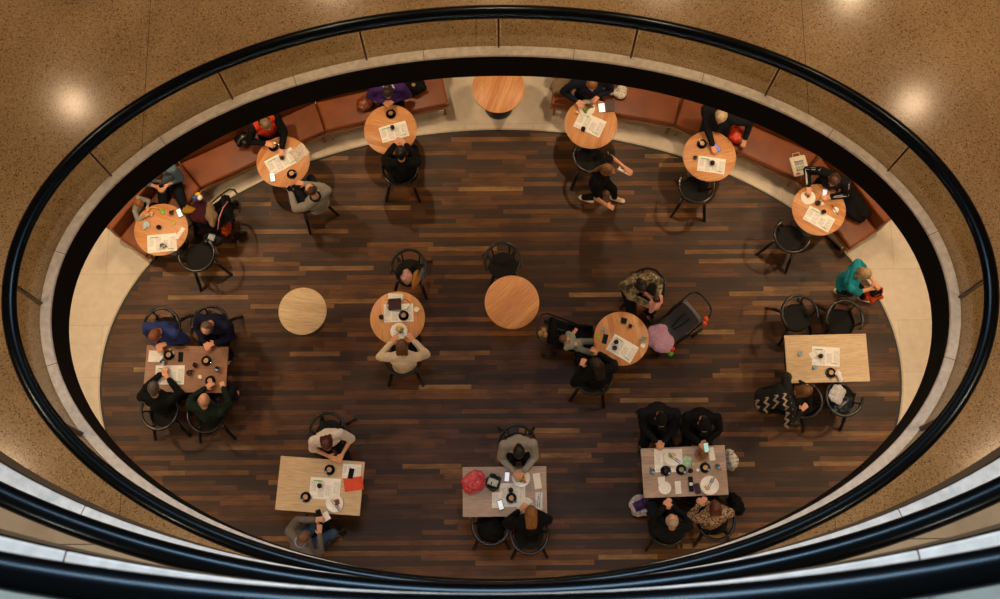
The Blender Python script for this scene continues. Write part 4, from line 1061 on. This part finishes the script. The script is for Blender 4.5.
# --- bottom centre table
soft(474.5, 482.5, (.30, .38, .13), -35, 'coral red plastic bag at the left end of the bottom centre table', PLAST('c4404e'), 'plastic_bag', 'bag', TZ, 9, PLAST('c4404e'), 84, wr=.03)
soft(493, 482.5, (.24, .24, .12), -20, 'small black handbag with a white panel on the bottom centre table', PLAST('15161a'), 'handbag', 'bag', TZ, 5, M_BLACK, 82, extra=print_band(mat('white_panel', 'b9c4c6', .4), 'white_panel'))
phone(507, 476.8, -5, 'phone with lit screen by the elbow of the person in pale grey', M_SCR)
sheet(512.5, 495, .36, .33, 0, 'printed menu sheet under the black cup on the bottom centre table', None, False)
sheet(498, 500, .17, .22, 0, 'small printed slip left of the menu on the bottom centre table', None, False)
pot(510.8, 490.3, 'small dark condiment jar on the bottom centre table', TZ + .006)
cup(511.3, 498.2, 'black coffee cup with foam on the bottom centre table', 80, z=TZ + .006)
phone(500.6, 505, 15, 'phone with lit white screen on the small printed slip', M_SCR, z=TZ + .006)
plate(521, 478, .13, 'white plate of food under the hands of the person in pale grey', [('6f7a34', 6, .018), ('d8962c', 5, .02), ('c9bda0', 4, .02)])
plate(525.5, 506.5, .125, 'white plate in front of the person with the blond ponytail', [('b9823c', 3, .02)], knife=1, rot=30)
glassware(529.8, 489, 'clear tumbler at the right of the bottom centre table', mat('cloudy_drink', 'b09a80', .3), .06)
napkin(537.2, 481, .10, .22, 8, 'long white napkin at the upper right of the bottom centre table')
napkin(539, 501, .10, .24, 0, 'long white napkin with cutlery at the lower right of the bottom centre table')
plate(539, 500, .03, 'tiny white dish on the lower right napkin of the bottom centre table', None, z=TZ + .007, knife=2, rot=85)
soft(491, 531, (.36, .34, .28), 0, 'black backpack filling the chair at bottom centre', MB('0b0b0d'), 'backpack', 'bag', .475, 8, M_BLACK, 83)
# --- crowded table
sheet(668.5, 460.5, .40, .33, 0, 'printed menu sheet under a plate at the upper left of the crowded table', None, False)
plate(672.5, 457.8, .125, 'white plate with leftovers at the upper left of the crowded table', [('8a9a3c', 3, .014), ('d0c090', 3, .016)], z=TZ + .007, knife=2, rot=-35)
jug(652, 471.5, 'small shiny steel jug at the left edge of the crowded table', rot=120)
cup(665.7, 471, 'black coffee cup with espresso at the left of the crowded table', 20, M_COFFEE)
cup(681, 469.8, 'black coffee cup holding green garnish at the centre of the crowded table', 90, mat('garnish', '8a8a4a', .6, var=.3))
napkin(687, 461.5, .12, .15, -15, 'green and white wrapper at the upper centre of the crowded table', mat('mint_wrapper', '9fc4a8', .5, var=.3, scale=20), name='wrapper', group=None)
glassware(693, 464.4, 'clear drinking glass at the centre of the crowded table', mat('pale_drink', 'b9b48a', .3))
pot(690, 471, 'small dark condiment jar at the centre of the crowded table')
cup(697.5, 470.2, 'tiny white cup right of the dark jar on the crowded table', 0, M_CHINA, M_CHINA, False, s=.6)
cup(705, 467.8, 'black coffee cup with milky coffee at the right of the crowded table', 200)
plate(701.6, 454.8, .095, 'brown wooden bowl of salad before the hooded person', [('6a5a24', 9, .018), ('8a3a1c', 5, .014)], m=mat('wooden_bowl', '8a5a34', .5), name='bowl')
phone(706.2, 447.5, 10, 'phone with teal screen held by the hooded person', M_SCRG, z=.86, tilt=10)
napkin(711.6, 454, .08, .19, 8, 'white napkin beside the wooden salad bowl')
jug(717, 466.7, 'small shiny steel jug at the right end of the crowded table', rot=-45)
napkin(661.4, 480.5, .10, .10, 3, 'square white napkin at the lower left of the crowded table')
plate(664.7, 488, .092, 'small empty white plate at the lower left of the crowded table', None)
napkin(678, 487.6, .085, .18, 2, 'long white napkin at the lower edge of the crowded table')
block(691, 484, .065, .21, .02, 2, 'black spectacle case with white label on the crowded table', M_PHONE, 'spectacle_case', 'case', line=M_PAPER)
block(697.3, 488.6, .08, .15, .018, 12, 'dark red purse beside the spectacle case', mat('oxblood_leather', '3a1614', .4), 'purse', 'purse')
plate(709.4, 485.5, .135, 'large white plate before the auburn-haired person in leopard print', [('c9a58c', 3, .018)], knife=2, rot=60)
soft(730.5, 460, (.20, .36, .34), 8, 'white bag with black cut-out pattern standing right of the crowded table', printed('cutout_bag', 'd8d2c8', '14120f', 3, 6), 'patterned_bag', 'bag', 0, 6, MB('cfcac2'), 91)
soft(640, 505, (.30, .34, .30), 25, 'white and purple shopping bag on the floor left of the crowded table', MB('c8c4c8'), 'shopping_bag', 'bag', 0, 6, MB('b9b5bb'), 92, extra=print_band(mat('purple_print', '3a1a5a', .6), k=.6))
soft(736, 504, (.20, .40, .30), 25, 'black bag on the floor right of the person in leopard print', MB('0c0c0e'), 'shoulder_bag', 'bag', 0, 6, M_BLACK, 93)

# ------------------------------------------------------------ pushchairs (child faces +Y)
M_TOYR = mat('toy_red', 'c22a1c', .5); M_TOYY = mat('toy_yellow', 'd8b02c', .5); M_TOYG = mat('toy_green', '5a9a2c', .5)
def pushchair(px, py, face, label, shell, hood, frame_m, blanket=None, bar=True):
    p = place(px, py, .55); root = thing('pushchair', label, 'pushchair', (p.x, p.y, 0), R(face - 90), 'pushchairs')
    for sx in (-1, 1):
        bm = bmesh.new(); tube(bm, [(sx * .20, .34, .12), (sx * .24, .05, .45), (sx * .25, -.25, .78), (sx * .25, -.46, .98), (sx * .20, -.54, 1.02)], .014, 8); obj('frame_tube', bm, frame_m, root, True)
        bm = bmesh.new(); tube(bm, [(sx * .27, -.34, .14), (sx * .24, .02, .48)], .013, 8); obj('rear_tube', bm, frame_m, root, True)
        for y, r, x in ((.36, .085, .19), (-.34, .125, .29)):
            bm = bmesh.new(); c = V((sx * x, y, r + .002)); tube(bm, [c - V((.022, 0, 0)), c - V((.016, 0, 0)), c + V((.016, 0, 0)), c + V((.022, 0, 0))], [r * .9, r, r, r * .9], 20)
            wl = obj('wheel', bm, mat('black_tyre', '101010', .7), root, True, auto=True)
            bm = bmesh.new(); tube(bm, [c - V((.026, 0, 0)), c + V((.026, 0, 0))], r * .4, 12); obj('hub', bm, M_STEEL, wl, True, auto=True)
    bm = bmesh.new(); tube(bm, [(-.20, -.54, 1.02), (-.1, -.58, 1.03), (.1, -.58, 1.03), (.20, -.54, 1.02)], .018, 10); obj('handlebar', bm, M_BSTEEL, root, True)
    bm = bmesh.new(); n = 14; L = []       # padded seat shell, reclined
    prof = [(.34, .30), (.36, .44), (.28, .50), (.10, .48), (-.05, .50), (-.18, .60), (-.30, .76), (-.36, .86)]
    for y, z in prof:
        L.append([bm.verts.new(v) for v in ((-.20, y, z + .07), (-.17, y + .01, z + .01), (0, y, z - .01), (.17, y + .01, z + .01), (.20, y, z + .07), (.215, y, z + .05), (.17, y, z - .035), (0, y, z - .05), (-.17, y, z - .035), (-.215, y, z + .05))])
    for a, b in zip(L, L[1:]): bridge(bm, a, b)
    bm.faces.new(L[0]); bm.faces.new(L[-1]); obj('seat_shell', bm, shell, root, True)
    bm = bmesh.new()
    for sx in (-1, 1): tube(bm, [(sx * .06, -.24, .72), (sx * .05, -.10, .60), (sx * .02, .04, .52)], .014, 6, flat=.4)
    obj('harness', bm, M_BSTEEL, root, True)
    bm = bmesh.new(); L = []; 
    for i in range(7):
        a = R(-28 + i * 15); rr = .36
        L.append([bm.verts.new((.235 * cos(R(b)), -.20 - rr * cos(a) * .55 + .05 * 0 - .06 * 0 + (.0), .66 + rr * sin(a) * .9 * (.25 + .75 * sin(R(b))) + .06)) for b in range(0, 181, 15)])
    for a, b in zip(L, L[1:]):
        for k in range(12): bm.faces.new((a[k], a[k + 1], b[k + 1], b[k]))
    h = obj('hood', bm, hood, root, True); sm = h.modifiers.new('t', 'SOLIDIFY'); sm.thickness = .012
    bm = bmesh.new(); box(bm, (0, -.06, .22), (.36, .44, .16)); obj('basket', bm, MB('141416'), root, bevel=.04)
    root.scale = (.88, .88, .9)
    if bar:
        bm = bmesh.new(); tube(bm, [(-.22, -.02, .60), (-.21, .16, .66), (-.1, .24, .68), (.1, .24, .68), (.21, .16, .66), (.22, -.02, .60)], .015, 8); obj('bumper_bar', bm, M_BSTEEL, root, True)
    return root
pushchair(571, 335, -6, 'black pushchair with a child in pale clothes, left of the round table', MB('121316'), MB('0e0f12'), M_BSTEEL, bar=False)
person('small child lying back in the black pushchair, in pale grey clothes', (565, 339), -8, '8f9690', '7d8278', ('short', '6a4a34'), sc=.60, seat=.50, lean=-38, hpitch=-8, hands=((577, 343, .72), (575, 331, .72)), name='child', shoes='7f97a8', wr=.004)
pushchair(675, 326, 217, 'grey pushchair with lilac blanket, right of the round table', MB('55565b'), MB('6a6c70'), M_BSTEEL)
soft(661, 339, (.36, .50, .14), 35, 'crumpled lilac pink blanket over the foot of the grey pushchair', MB('b08aa6'), 'baby_blanket', 'blanket', .58, 10, seed=101, wr=.02)
def toy(px, py, z, label, cols, s=1.):
    p = place(px, py, z); root = thing('soft_toy', label, 'toy', p, random.random() * 6, 'small bright toys')
    for i, c in enumerate(cols):
        bm = bmesh.new(); a = i * 2.1; ell(bm, (.03 * s * cos(a), .03 * s * sin(a), .02 * s * (i % 2)), (.036 * s, .030 * s, .030 * s), None, 10); obj(('toy_body', 'toy_head', 'toy_arm', 'toy_foot')[i % 4], bm, c, root, True)
toy(704, 321, .95, 'orange toy hanging at the handle of the grey pushchair', [mat('toy_orange', 'e0501c', .5)] * 2, 1.2)
toy(670, 351, .62, 'red, yellow and green toy hanging beside the lilac blanket', [M_TOYR, M_TOYY, M_TOYG, M_TOYR], 1.3)
toy(543, 333, .9, 'wooden-coloured rattle clipped at the handle of the black pushchair', [mat('toy_wood', '9a7448', .6)] * 3, 1.3)
person('baby in pink held in the arms of the person in camouflage print', (656, 299), 150, 'dba09a', 'd29a94', ('short', '3a221a'), sc=.50, seat=.66, lean=6, hpitch=20, hands=((650, 303, .86), (655, 308, .86)), name='baby', shoes='c9a09a', wr=.003)
pushchair(211, 216, 195, 'dark pushchair piled with maroon and beige bags, right of the leftmost table', MB('141318'), MB('17161a'), M_BSTEEL, bar=False)
soft(201, 212, (.40, .36, .22), 20, 'maroon bag heaped in the dark pushchair by the leftmost table', MB('3c1420'), 'soft_bag', 'bag', .60, 8, seed=111)
soft(211, 214, (.14, .46, .14), 10, 'beige blanket with dark edge draped across the dark pushchair', MB('7d6a50'), 'folded_blanket', 'blanket', .76, 6, seed=112)
soft(189, 210, (.20, .13, .10), 0, 'mustard yellow soft pouch at the foot of the dark pushchair', MB('9a7424'), 'soft_pouch', 'pouch', .74, 4, seed=113)
toy(198, 197, .95, 'colourful toy with white face on top of the dark pushchair', [M_TOYR, M_PAPER, M_TOYY, mat('toy_blue', '2f4f9a', .5)], 1.3)
bm = bmesh.new(); tube(bm, [(-.02, -.22, .80), (0, -.08, .95), (.02, .08, .96), (.03, .22, .84)], .010, 6, flat=.5)
tag(obj('shoulder_strap', bm, mat('pink_strap', 'c07a80', .6), None, True, loc=place(220.5, 213, 0) * 0 + V((at(220.5, 213, .95).x, at(220.5, 213, .95).y, 0)), rz=R(-12)), 'thin pink strap across the handle side of the dark pushchair', 'strap')
soft(213, 239, (.34, .24, .22), -15, 'glossy black bag with pale lettering beside the dark pushchair', PLAST('0c0d10'), 'carrier_bag', 'bag', .35, 5, M_BLACK, 114, extra=print_band(mat('pale_lettering', 'a9b4c0', .6), k=.25))
soft(226, 226, (.16, .34, .16), 5, 'rust orange cushion on the handle end of the dark pushchair', MB('9a3a18'), 'round_cushion', 'cushion', .35, 5, seed=115)

bpy.data.scenes.remove(TMP)
